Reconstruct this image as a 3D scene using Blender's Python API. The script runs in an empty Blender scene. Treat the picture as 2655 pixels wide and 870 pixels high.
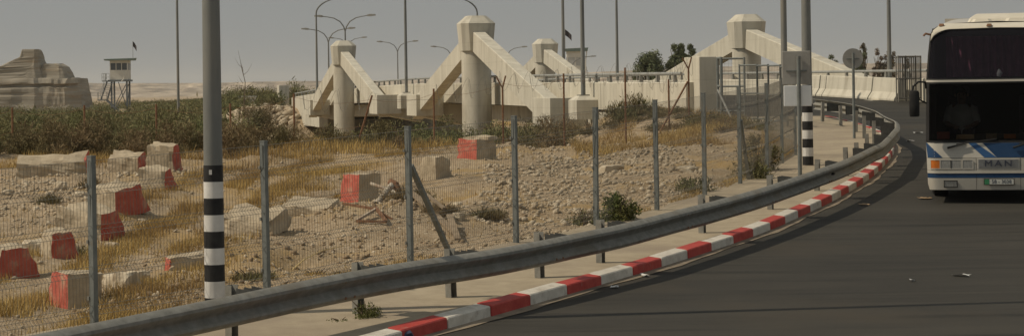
import bpy, bmesh, math, random
import numpy as np
from mathutils import Vector, Matrix, Euler

SC = bpy.context.scene
COL = SC.collection
R = math.radians
random.seed(7)
RNG = np.random.default_rng(11)

# ------------------------------------------------------------------ camera, sky, sun, exposure
cam_d = bpy.data.cameras.new('camera')
cam = bpy.data.objects.new('camera', cam_d)
COL.objects.link(cam)
cam.location = (0, 0, 3.4)
cam.rotation_euler = (Euler((R(90), 0, 0)).to_matrix() @ Matrix.Rotation(R(-0.8), 3, 'Z')).to_euler()
cam_d.sensor_width = 36.0
cam_d.lens = 76.86
cam_d.shift_y = -0.0765
cam_d.clip_start = 0.1
cam_d.clip_end = 20000
SC.camera = cam

SUN_EL, SUN_DIR = 46.0, (-1.0, -0.12)          # horizontal direction towards the sun
world = bpy.data.worlds.new('World')
SC.world = world
world.use_nodes = True
wn = world.node_tree.nodes
wl = world.node_tree.links
wn.clear()
sky = wn.new('ShaderNodeTexSky')
sky.sky_type = 'NISHITA'
sky.sun_disc = False
sky.sun_elevation = R(SUN_EL)
sky.sun_rotation = math.atan2(SUN_DIR[0], SUN_DIR[1])
sky.air_density = 1.0
sky.dust_density = 6.0
sky.ozone_density = 1.0
hsv = wn.new('ShaderNodeHueSaturation')
hsv.inputs['Saturation'].default_value = 0.2
mixw = wn.new('ShaderNodeMix'); mixw.data_type = 'RGBA'
mixw.inputs[0].default_value = 0.85
mixw.inputs[7].default_value = (5.35, 5.62, 5.60, 1)   # even layer of dusty haze over the whole sky
bg = wn.new('ShaderNodeBackground')
bg.inputs['Strength'].default_value = 0.10
wo = wn.new('ShaderNodeOutputWorld')
wl.new(sky.outputs[0], hsv.inputs['Color'])
wl.new(hsv.outputs[0], mixw.inputs[6])
wl.new(mixw.outputs[2], bg.inputs['Color'])
wl.new(bg.outputs[0], wo.inputs['Surface'])

sun_d = bpy.data.lights.new('sun', 'SUN')
sun_d.energy = 5.0
sun_d.angle = R(0.6)
sun_d.color = (1.0, 0.87, 0.68)
sun = bpy.data.objects.new('sun', sun_d)
COL.objects.link(sun)
_sd = Vector((SUN_DIR[0], SUN_DIR[1], 0)).normalized() * math.cos(R(SUN_EL)) + Vector((0, 0, math.sin(R(SUN_EL))))
sun.rotation_euler = _sd.to_track_quat('Z', 'Y').to_euler()
sun.location = (-30, 0, 40)

SC.view_settings.view_transform = 'Standard'
SC.view_settings.look = 'None'
SC.view_settings.exposure = -0.85
SC.view_settings.gamma = 1.0
SC.view_settings.use_curve_mapping = False
SC.render.engine = 'CYCLES'
SC.cycles.volume_bounces = 1
SC.cycles.max_bounces = 6
SC.cycles.transparent_max_bounces = 16

# ------------------------------------------------------------------ helpers: materials
MATS = {}

def mat(name, c1, c2=None, scale=3.0, rough=0.85, bump=0.0, bscale=None, metal=0.0, spec=0.3, stretch=(1, 1, 1), c3=None, s3=0.6, w3=(0.5, 0.7), coords='pos', detail=6.0, f=(0.35, 0.65)):
    if name in MATS:
        return MATS[name]
    m = bpy.data.materials.new(name)
    m.use_nodes = True
    nt = m.node_tree
    n, l = nt.nodes, nt.links
    b = n['Principled BSDF']
    b.inputs['Roughness'].default_value = rough
    b.inputs['Metallic'].default_value = metal
    b.inputs['Specular IOR Level'].default_value = spec
    if c2 is None:
        b.inputs['Base Color'].default_value = (*c1, 1)
    if coords == 'pos':
        src = n.new('ShaderNodeNewGeometry').outputs['Position']
    else:
        src = n.new('ShaderNodeTexCoord').outputs['Object']
    mp = n.new('ShaderNodeMapping')
    mp.inputs['Scale'].default_value = stretch
    l.new(src, mp.inputs['Vector'])
    if c2 is not None:
        nz = n.new('ShaderNodeTexNoise')
        nz.inputs['Scale'].default_value = scale
        nz.inputs['Detail'].default_value = detail
        nz.inputs['Roughness'].default_value = 0.65
        l.new(mp.outputs[0], nz.inputs['Vector'])
        rp = n.new('ShaderNodeValToRGB')
        rp.color_ramp.elements[0].position = f[0]
        rp.color_ramp.elements[1].position = f[1]
        rp.color_ramp.elements[0].color = (*c1, 1)
        rp.color_ramp.elements[1].color = (*c2, 1)
        l.new(nz.outputs['Fac'], rp.inputs[0])
        out = rp.outputs[0]
        if c3 is not None:
            n3 = n.new('ShaderNodeTexNoise')
            n3.inputs['Scale'].default_value = s3
            n3.inputs['Detail'].default_value = 5
            n3.inputs['Roughness'].default_value = 0.6
            l.new(mp.outputs[0], n3.inputs['Vector'])
            r3 = n.new('ShaderNodeMapRange')
            r3.inputs[1].default_value = w3[0]
            r3.inputs[2].default_value = w3[1]
            l.new(n3.outputs['Fac'], r3.inputs[0])
            mx = n.new('ShaderNodeMix')
            mx.data_type = 'RGBA'
            l.new(r3.outputs[0], mx.inputs[0])
            l.new(out, mx.inputs[6])
            mx.inputs[7].default_value = (*c3, 1)
            out = mx.outputs[2]
        l.new(out, b.inputs['Base Color'])
    if bump:
        nb = n.new('ShaderNodeTexNoise')
        nb.inputs['Scale'].default_value = bscale or scale * 6
        nb.inputs['Detail'].default_value = 4
        l.new(src, nb.inputs['Vector'])
        bp = n.new('ShaderNodeBump')
        bp.inputs['Strength'].default_value = bump
        bp.inputs['Distance'].default_value = 0.02
        l.new(nb.outputs['Fac'], bp.inputs['Height'])
        l.new(bp.outputs[0], b.inputs['Normal'])
    MATS[name] = m
    return m

def glass_mat(name, tint, gloss=0.06, grey=(0.02, 0.02, 0.022)):
    m = bpy.data.materials.new(name)
    m.use_nodes = True
    n, l = m.node_tree.nodes, m.node_tree.links
    n.clear()
    tr = n.new('ShaderNodeBsdfTransparent'); tr.inputs[0].default_value = (*tint, 1)
    gl = n.new('ShaderNodeBsdfGlossy'); gl.inputs['Roughness'].default_value = 0.06
    gl.inputs[0].default_value = (0.75, 0.75, 0.75, 1)
    df = n.new('ShaderNodeBsdfDiffuse'); df.inputs[0].default_value = (*grey, 1)
    lw = n.new('ShaderNodeLayerWeight'); lw.inputs[0].default_value = gloss
    m1 = n.new('ShaderNodeMixShader'); m1.inputs[0].default_value = 0.25
    m2 = n.new('ShaderNodeMixShader')
    o = n.new('ShaderNodeOutputMaterial')
    l.new(tr.outputs[0], m1.inputs[1]); l.new(df.outputs[0], m1.inputs[2])
    l.new(lw.outputs['Fresnel'], m2.inputs[0])
    l.new(m1.outputs[0], m2.inputs[1]); l.new(gl.outputs[0], m2.inputs[2])
    l.new(m2.outputs[0], o.inputs[0])
    MATS[name] = m
    return m

M_concrete = mat('concrete_pale', (0.50, 0.47, 0.385), (0.61, 0.575, 0.48), 1.4, 0.9, 0.25, 14, stretch=(1, 1, 0.35), c3=(0.30, 0.265, 0.20), s3=0.9, w3=(0.58, 0.82))
def add_formwork(m, spacing=0.9):
    n, l = m.node_tree.nodes, m.node_tree.links
    b = n['Principled BSDF']
    src = b.inputs['Base Color'].links[0].from_socket
    g = n.new('ShaderNodeNewGeometry')
    sep = n.new('ShaderNodeSeparateXYZ'); l.new(g.outputs['Position'], sep.inputs[0])
    dv = n.new('ShaderNodeMath'); dv.operation = 'DIVIDE'; l.new(sep.outputs['Z'], dv.inputs[0]); dv.inputs[1].default_value = spacing
    fr = n.new('ShaderNodeMath'); fr.operation = 'FRACT'; l.new(dv.outputs[0], fr.inputs[0])
    lt = n.new('ShaderNodeMath'); lt.operation = 'LESS_THAN'; l.new(fr.outputs[0], lt.inputs[0]); lt.inputs[1].default_value = 0.03
    mp = n.new('ShaderNodeMapping'); mp.inputs['Scale'].default_value = (3.2, 3.2, 0.22); l.new(g.outputs['Position'], mp.inputs[0])
    nz = n.new('ShaderNodeTexNoise'); nz.inputs['Scale'].default_value = 1.0; nz.inputs['Detail'].default_value = 6; l.new(mp.outputs[0], nz.inputs['Vector'])
    r = n.new('ShaderNodeMapRange'); r.inputs[1].default_value = 0.5; r.inputs[2].default_value = 0.78; l.new(nz.outputs['Fac'], r.inputs[0])
    ad = n.new('ShaderNodeMath'); ad.operation = 'MULTIPLY_ADD'; l.new(lt.outputs[0], ad.inputs[0]); ad.inputs[1].default_value = 0.35; l.new(r.outputs[0], ad.inputs[2])
    sc = n.new('ShaderNodeMath'); sc.operation = 'MULTIPLY'; sc.use_clamp = True; l.new(ad.outputs[0], sc.inputs[0]); sc.inputs[1].default_value = 0.38
    mx = n.new('ShaderNodeMix'); mx.data_type = 'RGBA'; l.new(sc.outputs[0], mx.inputs[0]); l.new(src, mx.inputs[6]); mx.inputs[7].default_value = (0.20, 0.17, 0.125, 1)
    l.new(mx.outputs[2], b.inputs['Base Color'])
add_formwork(M_concrete)
M_concrete_old = mat('concrete_weathered', (0.36, 0.295, 0.205), (0.50, 0.42, 0.30), 4.0, 0.95, 0.6, 22, c3=(0.28, 0.23, 0.16), s3=2.2, w3=(0.52, 0.75))
M_redpaint = mat('red_paint_worn', (0.40, 0.085, 0.058), (0.50, 0.145, 0.10), 5.0, 0.8, 0.4, 30, c3=(0.42, 0.28, 0.19), s3=5.0, w3=(0.55, 0.72))
M_kerb_red = mat('kerb_red_paint', (0.40, 0.042, 0.035), (0.50, 0.075, 0.055), 6.0, 0.6, 0.25, 40, c3=(0.36, 0.20, 0.15), s3=7.0, w3=(0.62, 0.78))
M_kerb_white = mat('kerb_white_paint', (0.54, 0.50, 0.425), (0.68, 0.64, 0.56), 6.0, 0.65, 0.25, 40, c3=(0.36, 0.31, 0.25), s3=5.0, w3=(0.56, 0.76))
M_pave = mat('pavement_concrete', (0.325, 0.27, 0.19), (0.41, 0.345, 0.245), 3.0, 0.92, 0.25, 60, c3=(0.27, 0.22, 0.165), s3=0.55, w3=(0.45, 0.75))
M_galv = mat('galvanised_steel', (0.19, 0.186, 0.165), (0.28, 0.274, 0.245), 9.0, 0.75, 0.08, 60, metal=0.0, spec=0.2, c3=(0.20, 0.175, 0.135), s3=1.7, w3=(0.5, 0.75))
M_galv_pale = mat('galvanised_steel_pale', (0.25, 0.255, 0.24), (0.34, 0.345, 0.325), 5.0, 0.7, metal=0.0, spec=0.3)
M_fencegrey = mat('grey_coated_steel', (0.150, 0.165, 0.160), (0.21, 0.225, 0.215), 7.0, 0.6, metal=0.15, c3=(0.22, 0.18, 0.13), s3=4.0, w3=(0.6, 0.8))
M_wire = mat('fence_wire', (0.17, 0.165, 0.145), (0.25, 0.235, 0.20), 9.0, 0.6, metal=0.2)
M_rust = mat('rusty_steel', (0.15, 0.075, 0.04), (0.27, 0.15, 0.085), 12.0, 0.9, 0.3, 60)
M_pole = mat('painted_pole', (0.17, 0.175, 0.165), (0.235, 0.24, 0.225), 3.0, 0.55, 0.05, 50, metal=0.1, stretch=(1, 1, 0.25), c3=(0.26, 0.235, 0.19), s3=1.5, w3=(0.5, 0.8))
M_band_black = mat('black_band_paint', (0.012, 0.012, 0.013), (0.03, 0.029, 0.028), 6.0, 0.6, c3=(0.08, 0.07, 0.06), s3=3.0, w3=(0.65, 0.85))
M_band_white = mat('white_band_paint', (0.60, 0.59, 0.56), (0.72, 0.71, 0.68), 5.0, 0.6, c3=(0.45, 0.41, 0.35), s3=3.0, w3=(0.6, 0.8))
M_signback = mat('aluminium_sign_back', (0.30, 0.29, 0.265), (0.38, 0.37, 0.34), 2.5, 0.65, metal=0.2, stretch=(1, 1, 0.5))
M_signpale = mat('pale_sign_back', (0.74, 0.77, 0.78), (0.82, 0.84, 0.84), 2.5, 0.6)
M_black = mat('black_rubber', (0.012, 0.012, 0.012), (0.022, 0.021, 0.02), 9.0, 0.7)
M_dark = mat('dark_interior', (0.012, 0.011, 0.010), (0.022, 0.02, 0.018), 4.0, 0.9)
M_teal = mat('teal_sheet_metal', (0.16, 0.23, 0.22), (0.22, 0.29, 0.275), 1.5, 0.7)
M_cream = mat('cream_painted_panel', (0.62, 0.60, 0.53), (0.70, 0.68, 0.61), 1.5, 0.8)
M_towersteel = mat('tower_blue_grey_steel', (0.15, 0.17, 0.18), (0.21, 0.23, 0.24), 2.0, 0.7, metal=0.2)
M_towerglass = mat('tower_window_glass', (0.05, 0.06, 0.065), (0.09, 0.10, 0.10), 1.0, 0.15, spec=0.6)

# ------------------------------------------------------------------ helpers: meshes
def link(o, parent=None):
    COL.objects.link(o)
    if parent is not None:
        o.parent = parent
    return o

def tag(o, label=None, cat=None, group=None, kind=None):
    if label: o['label'] = label
    if cat: o['category'] = cat
    if group: o['group'] = group
    if kind: o['kind'] = kind
    return o

def empty(name, loc=(0, 0, 0), rot=(0, 0, 0), parent=None):
    o = bpy.data.objects.new(name, None)
    o.empty_display_size = 0.1
    o.location = loc
    o.rotation_euler = rot
    return link(o, parent)

class MB:
    def __init__(s):
        s.v, s.f, s.m = [], [], []
    def add(s, vs, fs, mi=0):
        k = len(s.v)
        s.v += [tuple(p) for p in vs]
        s.f += [tuple(i + k for i in q) for q in fs]
        s.m += [mi] * len(fs)
        return s
    def box(s, x0, x1, y0, y1, z0, z1, mi=0, rot=None, org=(0, 0, 0)):
        vs = [Vector((x, y, z)) for z in (z0, z1) for y in (y0, y1) for x in (x0, x1)]
        if rot is not None:
            o = Vector(org)
            vs = [rot @ (p - o) + o for p in vs]
        return s.add(vs, [(0, 2, 3, 1), (4, 5, 7, 6), (0, 1, 5, 4), (1, 3, 7, 5), (3, 2, 6, 7), (2, 0, 4, 6)], mi)
    def bar(s, p, q, w, h, mi=0, up=(0, 0, 1)):
        p, q = Vector(p), Vector(q)
        d = (q - p).normalized()
        u = Vector(up)
        if abs(d.dot(u)) > 0.98:
            u = Vector((0, 1, 0))
        sx = d.cross(u).normalized() * (w / 2)
        sz = sx.cross(d).normalized() * (h / 2)
        vs = [e + a * sx + b * sz for e in (p, q) for (a, b) in ((-1, -1), (1, -1), (1, 1), (-1, 1))]
        return s.add(vs, [(3, 2, 1, 0), (4, 5, 6, 7), (0, 1, 5, 4), (1, 2, 6, 5), (2, 3, 7, 6), (3, 0, 4, 7)], mi)
    def tube(s, pts, r, n=8, mi=0, cap=True):
        pts = [Vector(p) for p in pts]
        rs = r if isinstance(r, (list, tuple)) else [r] * len(pts)
        rings = []
        ref = None
        for i, p in enumerate(pts):
            d = (pts[min(i + 1, len(pts) - 1)] - pts[max(i - 1, 0)]).normalized()
            if ref is None:
                ref = Vector((0, 0, 1)) if abs(d.z) < 0.9 else Vector((0, 1, 0))
            a = d.cross(ref).normalized()
            b = a.cross(d).normalized()
            ref = b
            rings.append([p + rs[i] * (math.cos(2 * math.pi * j / n) * a + math.sin(2 * math.pi * j / n) * b) for j in range(n)])
        vs = [q for rg in rings for q in rg]
        fs = []
        for i in range(len(pts) - 1):
            for j in range(n):
                k = (j + 1) % n
                fs.append((i * n + j, i * n + k, (i + 1) * n + k, (i + 1) * n + j))
        if cap:
            fs.append(tuple(range(n - 1, -1, -1)))
            fs.append(tuple((len(pts) - 1) * n + j for j in range(n)))
        return s.add(vs, fs, mi)
    def loft(s, rings, mi=0, closed=True, cap=True):
        n = len(rings[0])
        vs = [q for rg in rings for q in rg]
        fs = []
        for i in range(len(rings) - 1):
            for j in range(n if closed else n - 1):
                k = (j + 1) % n
                fs.append((i * n + j, i * n + k, (i + 1) * n + k, (i + 1) * n + j))
        if cap:
            fs.append(tuple(range(n - 1, -1, -1)))
            fs.append(tuple((len(rings) - 1) * n + j for j in range(n)))
        return s.add(vs, fs, mi)
    def grid(s, P, mi=0):           # P: rows of points
        nr, nc = len(P), len(P[0])
        return s.add([q for row in P for q in row], [(i * nc + j, i * nc + j + 1, (i + 1) * nc + j + 1, (i + 1) * nc + j) for i in range(nr - 1) for j in range(nc - 1)], mi)
    def mesh(s, name, mats, smooth=False, fix=True):
        me = bpy.data.meshes.new(name)
        me.from_pydata(s.v, [], s.f)
        for m in (mats if isinstance(mats, (list, tuple)) else [mats]):
            me.materials.append(m)
        if any(s.m):
            me.polygons.foreach_set('material_index', s.m)
        if fix:
            bm = bmesh.new(); bm.from_mesh(me)
            bmesh.ops.recalc_face_normals(bm, faces=bm.faces)
            bm.to_mesh(me); bm.free()
        if smooth:
            me.polygons.foreach_set('use_smooth', [True] * len(me.polygons))
            me.set_sharp_from_angle(angle=R(40))
        me.update()
        return me
    def build(s, name, mats, parent=None, smooth=False, loc=None, rot=None, fix=True, bevel=0.0):
        o = bpy.data.objects.new(name, s.mesh(name, mats, smooth, fix))
        if loc is not None: o.location = loc
        if rot is not None: o.rotation_euler = rot
        if bevel:
            md = o.modifiers.new('bevel', 'BEVEL'); md.width = bevel; md.segments = 2; md.limit_method = 'ANGLE'
        return link(o, parent)

def np_obj(name, V, F, material, parent=None, smooth=False):
    """mesh from numpy arrays: V (n,3), F (m,k) with constant k"""
    me = bpy.data.meshes.new(name)
    k = F.shape[1]
    me.vertices.add(len(V)); me.vertices.foreach_set('co', np.ascontiguousarray(V, dtype=np.float32).ravel())
    me.loops.add(F.size); me.loops.foreach_set('vertex_index', np.ascontiguousarray(F, dtype=np.int32).ravel())
    me.polygons.add(len(F))
    me.polygons.foreach_set('loop_start', np.arange(0, F.size, k, dtype=np.int32))
    if smooth:
        me.polygons.foreach_set('use_smooth', np.ones(len(F), dtype=bool))
    me.materials.append(material)
    me.update(calc_edges=True)
    me.validate()
    return link(bpy.data.objects.new(name, me), parent)

def vnoise(x, y, seed=0):
    x = np.asarray(x, float); y = np.asarray(y, float)
    xi = np.floor(x).astype(np.int64); yi = np.floor(y).astype(np.int64)
    fx = x - xi; fy = y - yi
    fx = fx * fx * (3 - 2 * fx); fy = fy * fy * (3 - 2 * fy)
    def h(a, b):
        n = (a * 374761393 + b * 668265263 + seed * 974634217) & 0x7fffffff
        n = ((n ^ (n >> 13)) * 1274126177) & 0x7fffffff
        n = n ^ (n >> 16)
        return (n & 0xffff) / 65535.0
    return (h(xi, yi) * (1 - fx) + h(xi + 1, yi) * fx) * (1 - fy) + (h(xi, yi + 1) * (1 - fx) + h(xi + 1, yi + 1) * fx) * fy - 0.5

def fbm(x, y, o=4, seed=0):
    s, a = 0, 1.0
    for k in range(o):
        s = s + a * vnoise(np.asarray(x) * 2 ** k, np.asarray(y) * 2 ** k, seed + k * 17)
        a *= 0.5
    return s

def sst(a, b, x):
    t = np.clip((np.asarray(x, float) - a) / (b - a), 0, 1)
    return t * t * (3 - 2 * t)

# ------------------------------------------------------------------ the lie of the land
SL = 0.0355                                     # the road climbs towards the bridge
BP, BB, BN = (5.4, 66.0), (-0.2083, 0.978), (0.978, 0.2083)   # bridge corner, axis, right-hand normal

def bt(x, y): return (x - BP[0]) * BB[0] + (y - BP[1]) * BB[1]
def bw(x, y): return (x - BP[0]) * BN[0] + (y - BP[1]) * BN[1]
def BW(t, w): return (BP[0] + BB[0] * t + BN[0] * w, BP[1] + BB[1] * t + BN[1] * w)

KERB = [(-4.9, 15), (-3.65, 17.5), (-2.3, 20.3), (-0.93, 23.05), (0.1, 25.1), (1.05, 27.0), (1.95, 28.85), (3.6, 32.6), (4.7, 35.6), (5.7, 38.6), (6.9, 42.6), (8.0, 46.9), (8.9, 51.0), (9.45, 54.5), (9.76, 58.0), (9.80, 62.0), (9.55, 66.0)]
FENCE = [(-9.0, 16.0), (-6.0, 20.9), (-4.48, 23.27), (-2.9, 25.6), (-1.35, 28.4), (0.03, 30.9), (1.25, 33.2), (2.34, 35.7), (3.36, 38.4), (4.23, 40.75), (4.98, 42.9), (5.65, 45.9), (6.26, 48.4), (6.95, 52.0), (7.1, 58.0), (6.7, 66.0)]
def catmull(P, step):
    P = [Vector((*p, 0)) for p in P]
    P = [2 * P[0] - P[1]] + P + [2 * P[-1] - P[-2]]
    out = []
    for i in range(1, len(P) - 2):
        for k in range(40):
            t = k / 40
            a, b, c, d = P[i - 1], P[i], P[i + 1], P[i + 2]
            out.append(0.5 * ((2 * b) + (c - a) * t + (2 * a - 5 * b + 4 * c - d) * t * t + (3 * b - a - 3 * c + d) * t ** 3))
    out.append(P[-2])
    return out
def resample(pts, s0, step):
    L = [0.0]
    for a, b in zip(pts, pts[1:]): L.append(L[-1] + (b - a).length)
    xs = np.array([p.x for p in pts]); ys = np.array([p.y for p in pts]); L = np.array(L)
    S = np.arange(s0, L[-1], step)
    return S, np.interp(S, L, xs), np.interp(S, L, ys), L
_kc = catmull(KERB, 0.1)
_kx = np.array([p.x for p in _kc]); _ky = np.array([p.y for p in _kc])
_fx = np.array([p[0] for p in FENCE]); _fy = np.array([p[1] for p in FENCE])
def kerb_x(y): return np.interp(y, _ky, _kx)
def fence_x(y): return np.interp(y, _fy, _fx)

def deck_z(t, w):
    y = BP[1] + BB[1] * t + BN[1] * w
    return float(np.interp(t, [0, 8, 18, 30, 52, 75, 112, 400], [SL * 66 + SL * BN[1] * w, SL * (66 + 8 * .978) + SL * BN[1] * w + 0.11, SL * (66 + 18 * .978) + SL * BN[1] * w * 0.9, 3.02, 3.08, 2.93, 2.32, 2.2]))
def wall_z(t):
    return float(np.interp(t, [-5, 0, 10, 32, 45, 52, 60, 75, 92, 112], [3.50, 3.54, 3.60, 3.72, 3.77, 3.77, 3.74, 3.62, 3.36, 2.98]))

def land(x, y, detail=True):
    x = np.asarray(x, float); y = np.asarray(y, float)
    pl = SL * np.minimum(y, 90) + 0.10
    t, w = bt(x, y), bw(x, y)
    near_ab = sst(-7.0, -1.0, w) * (1 - sst(3, 15, t))
    bump = 0.16 * np.exp(-((w + 1.0) / 2.6) ** 2 - ((t + 0.5) / 6.0) ** 2)
    fall = sst(53.0, 63.0, y) * (1 - near_ab)
    right = sst(12.5, 15.0, w) * (1 - sst(70, 160, y))
    fall = fall * (1 - right)
    z = pl + (0.25 - pl) * fall + bump
    river = np.exp(-((t - 64) / 30.0) ** 2) * sst(-34, -14, w) * (1 - sst(11.5, 14, w))
    z = z - 2.1 * river * fall
    fb = sst(97, 107, t) * sst(-9.0, -1.6, w) * (1 - sst(13, 24, w)) * (1 - sst(250, 420, t))
    z = z + (2.25 - z) * fb
    # pavement and road lie over a lower bed
    inside = (x > fence_x(y) + 0.12) & (y < 66.2)
    if detail:
        rough = (0.26 * fbm(x * 0.45, y * 0.45, 4, 3) + 0.12 * fbm(x * 1.7, y * 1.7, 3, 9) + 0.035 * fbm(x * 7, y * 7, 2, 5))
        dmask = sst(0.05, 1.2, fence_x(y) - x)
        rough = rough * (0.25 + 0.75 * dmask)
        # ruts of the dirt track and the pit behind the fence
        tx = np.interp(y, [20, 26, 30, 35, 42, 47, 51], [-5.6, -5.55, -5.55, -5.45, -5.35, -4.9, -3.2])
        tm = np.exp(-((x - tx) / 0.9) ** 2) * (1 - sst(48, 52, y))
        rough = rough * (1 - 0.55 * tm) - 0.05 * (np.exp(-((x - tx - 0.55) / 0.22) ** 2) + np.exp(-((x - tx + 0.55) / 0.22) ** 2)) * (1 - sst(48, 52, y))
        rough = rough - 0.20 * np.exp(-(((x + 2.95) / 0.32) ** 2 + ((y - 29.3) / 0.55) ** 2)) + 0.10 * np.exp(-(((x + 3.45) / 0.5) ** 2 + ((y - 30.2) / 0.8) ** 2))
        rough = rough + 0.16 * np.exp(-(((x + 2.0) / 1.5) ** 2 + ((y - 34) / 3.0) ** 2))
        z = z + rough
    far = sst(500, 1500, np.hypot(x, y))
    z = z * (1 - far) + 0.2 * far
    z = np.where((w > 0.1) & (w < 12.5) & (t > -4) & (t < 99), np.minimum(z, SL * np.minimum(y, 78) - 0.45), z)   # below deck and approach
    return np.where(inside, SL * np.minimum(y, 66) - 0.25, z)
def lz(x, y): return float(land(np.array([x]), np.array([y]))[0])

xs = np.concatenate([-np.geomspace(5500, 17, 40), np.arange(-16, 16.01, 0.13), np.geomspace(17, 5500, 40)])
ys = np.concatenate([[-150, -60, -20, 0, 8, 13, 16], np.arange(17, 71, 0.14), np.arange(71, 215, 1.5), np.geomspace(216, 7200, 40)])
GX, GY = np.meshgrid(xs, ys)
GZ = land(GX, GY)
nx, ny = len(xs), len(ys)
idx = (np.arange(ny - 1)[:, None] * nx + np.arange(nx - 1)[None, :]).ravel()
TF = np.stack([idx, idx + 1, idx + nx + 1, idx + nx], 1)

def ground_material():
    m = bpy.data.materials.new('dry_earth')
    m.use_nodes = True
    n, l = m.node_tree.nodes, m.node_tree.links
    b = n['Principled BSDF']
    b.inputs['Roughness'].default_value = 1.0
    b.inputs['Specular IOR Level'].default_value = 0.1
    g = n.new('ShaderNodeNewGeometry')
    def noise(scale, detail=6, rough=0.65):
        t = n.new('ShaderNodeTexNoise'); t.inputs['Scale'].default_value = scale
        t.inputs['Detail'].default_value = detail; t.inputs['Roughness'].default_value = rough
        l.new(g.outputs['Position'], t.inputs['Vector']); return t.outputs['Fac']
    def ramp(fac, a, b_, p0, p1):
        r = n.new('ShaderNodeValToRGB')
        r.color_ramp.elements[0].position = p0; r.color_ramp.elements[1].position = p1
        r.color_ramp.elements[0].color = (*a, 1); r.color_ramp.elements[1].color = (*b_, 1)
        l.new(fac, r.inputs[0]); return r.outputs[0]
    def mix(fac, a, c, lo, hi):
        r = n.new('ShaderNodeMapRange'); r.inputs[1].default_value = lo; r.inputs[2].default_value = hi
        l.new(fac, r.inputs[0])
        x = n.new('ShaderNodeMix'); x.data_type = 'RGBA'
        l.new(r.outputs[0], x.inputs[0]); l.new(a, x.inputs[6])
        x.inputs[7].default_value = (*c, 1)
        return x.outputs[2]
    c = ramp(noise(2.2), (0.27, 0.20, 0.125), (0.43, 0.34, 0.23), 0.3, 0.7)
    c = mix(noise(26, 3), c, (0.54, 0.46, 0.34), 0.54, 0.68)
    c = mix(noise(11, 4), c, (0.20, 0.135, 0.075), 0.56, 0.74)
    c = mix(noise(0.45, 4), c, (0.40, 0.27, 0.11), 0.50, 0.72)
    l.new(c, b.inputs['Base Color'])
    bp = n.new('ShaderNodeBump'); bp.inputs['Strength'].default_value = 0.7; bp.inputs['Distance'].default_value = 0.05
    l.new(noise(18, 5, 0.7), bp.inputs['Height']); l.new(bp.outputs[0], b.inputs['Normal'])
    return m
M_ground = ground_material()
terrain = np_obj('ground', np.stack([GX.ravel(), GY.ravel(), GZ.ravel()], 1), TF, M_ground, smooth=True)
tag(terrain, 'dry stony earth falling away beyond the mesh fence', kind='structure')

# road
def road_material():
    m = bpy.data.materials.new('asphalt')
    m.use_nodes = True
    n, l = m.node_tree.nodes, m.node_tree.links
    b = n['Principled BSDF']
    b.inputs['Roughness'].default_value = 0.82
    b.inputs['Specular IOR Level'].default_value = 0.28
    g = n.new('ShaderNodeNewGeometry')
    def noise(scale, detail, st=(1, 1, 1), rz=0.0, rough=0.6):
        mp = n.new('ShaderNodeMapping'); mp.inputs['Scale'].default_value = st; mp.inputs['Rotation'].default_value = (0, 0, rz)
        l.new(g.outputs['Position'], mp.inputs[0])
        t = n.new('ShaderNodeTexNoise'); t.inputs['Scale'].default_value = scale; t.inputs['Detail'].default_value = detail
        t.inputs['Roughness'].default_value = rough
        l.new(mp.outputs[0], t.inputs['Vector']); return t.outputs['Fac']
    def mixc(fac, a, c, lo, hi):
        r = n.new('ShaderNodeMapRange'); r.inputs[1].default_value = lo; r.inputs[2].default_value = hi
        l.new(fac, r.inputs[0])
        x = n.new('ShaderNodeMix'); x.data_type = 'RGBA'
        l.new(r.outputs[0], x.inputs[0])
        if isinstance(a, tuple): x.inputs[6].default_value = (*a, 1)
        else: l.new(a, x.inputs[6])
        x.inputs[7].default_value = (*c, 1)
        return x.outputs[2]
    c = mixc(noise(0.45, 5, (0.5, 1.5, 1), -0.3), (0.028, 0.0262, 0.0215), (0.050, 0.0455, 0.0365), 0.33, 0.67)
    c = mixc(noise(1.0, 5, (0.16, 2.6, 1), -0.32, 0.7), c, (0.015, 0.0145, 0.012), 0.50, 0.70)
    c = mixc(noise(1.7, 4, (0.22, 2.0, 1), -0.28, 0.7), c, (0.056, 0.050, 0.039), 0.58, 0.80)
    c = mixc(noise(60, 2), c, (0.075, 0.067, 0.053), 0.60, 0.74)
    c = mixc(noise(0.23, 5), c, (0.056, 0.047, 0.034), 0.54, 0.72)
    l.new(c, b.inputs['Base Color'])
    bp = n.new('ShaderNodeBump'); bp.inputs['Strength'].default_value = 0.35; bp.inputs['Distance'].default_value = 0.01
    l.new(noise(90, 2), bp.inputs['Height']); l.new(bp.outputs[0], b.inputs['Normal'])
    return m
M_road = road_material()
rows = []
for y in list(np.arange(-30, 16, 4.0)) + list(np.arange(16, 69.1, 0.5)):
    xk = float(kerb_x(max(y, 15.0))) - (15 - y) * 0.55 if y < 15 else float(kerb_x(min(y, 66)))
    xr = float(np.interp(y, [-30, 58, 69], [26, 26, 19]))
    rows.append([(xk + (xr - xk) * u, y, SL * y) for u in np.linspace(0, 1, 16)])
m = MB().grid(rows)
road = m.build('road', M_road)
tag(road, 'dark worn asphalt road curving up to the bridge', kind='structure')

# pavement behind the kerb
rows = []
for y in np.arange(13, 66.01, 0.4):
    xl = float(fence_x(max(y, 16))) - (0.10 + 0.05 * math.sin(y * 3.1)); xr = float(kerb_x(max(y, 15))) - 0.19
    if y < 15: xr -= (15 - y) * 0.5; xl -= (16 - y) * 0.5
    rows.append([(xl, y, SL * y - 0.3)] + [(xl + (xr - xl) * u, y, SL * y + 0.14 + 0.006 * math.sin(y * 1.7 + u * 5)) for u in np.linspace(0, 1, 8)])
pave = MB().grid(rows).build('pavement', M_pave)
tag(pave, 'sandy concrete pavement between guardrail and mesh fence', kind='structure')

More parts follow.
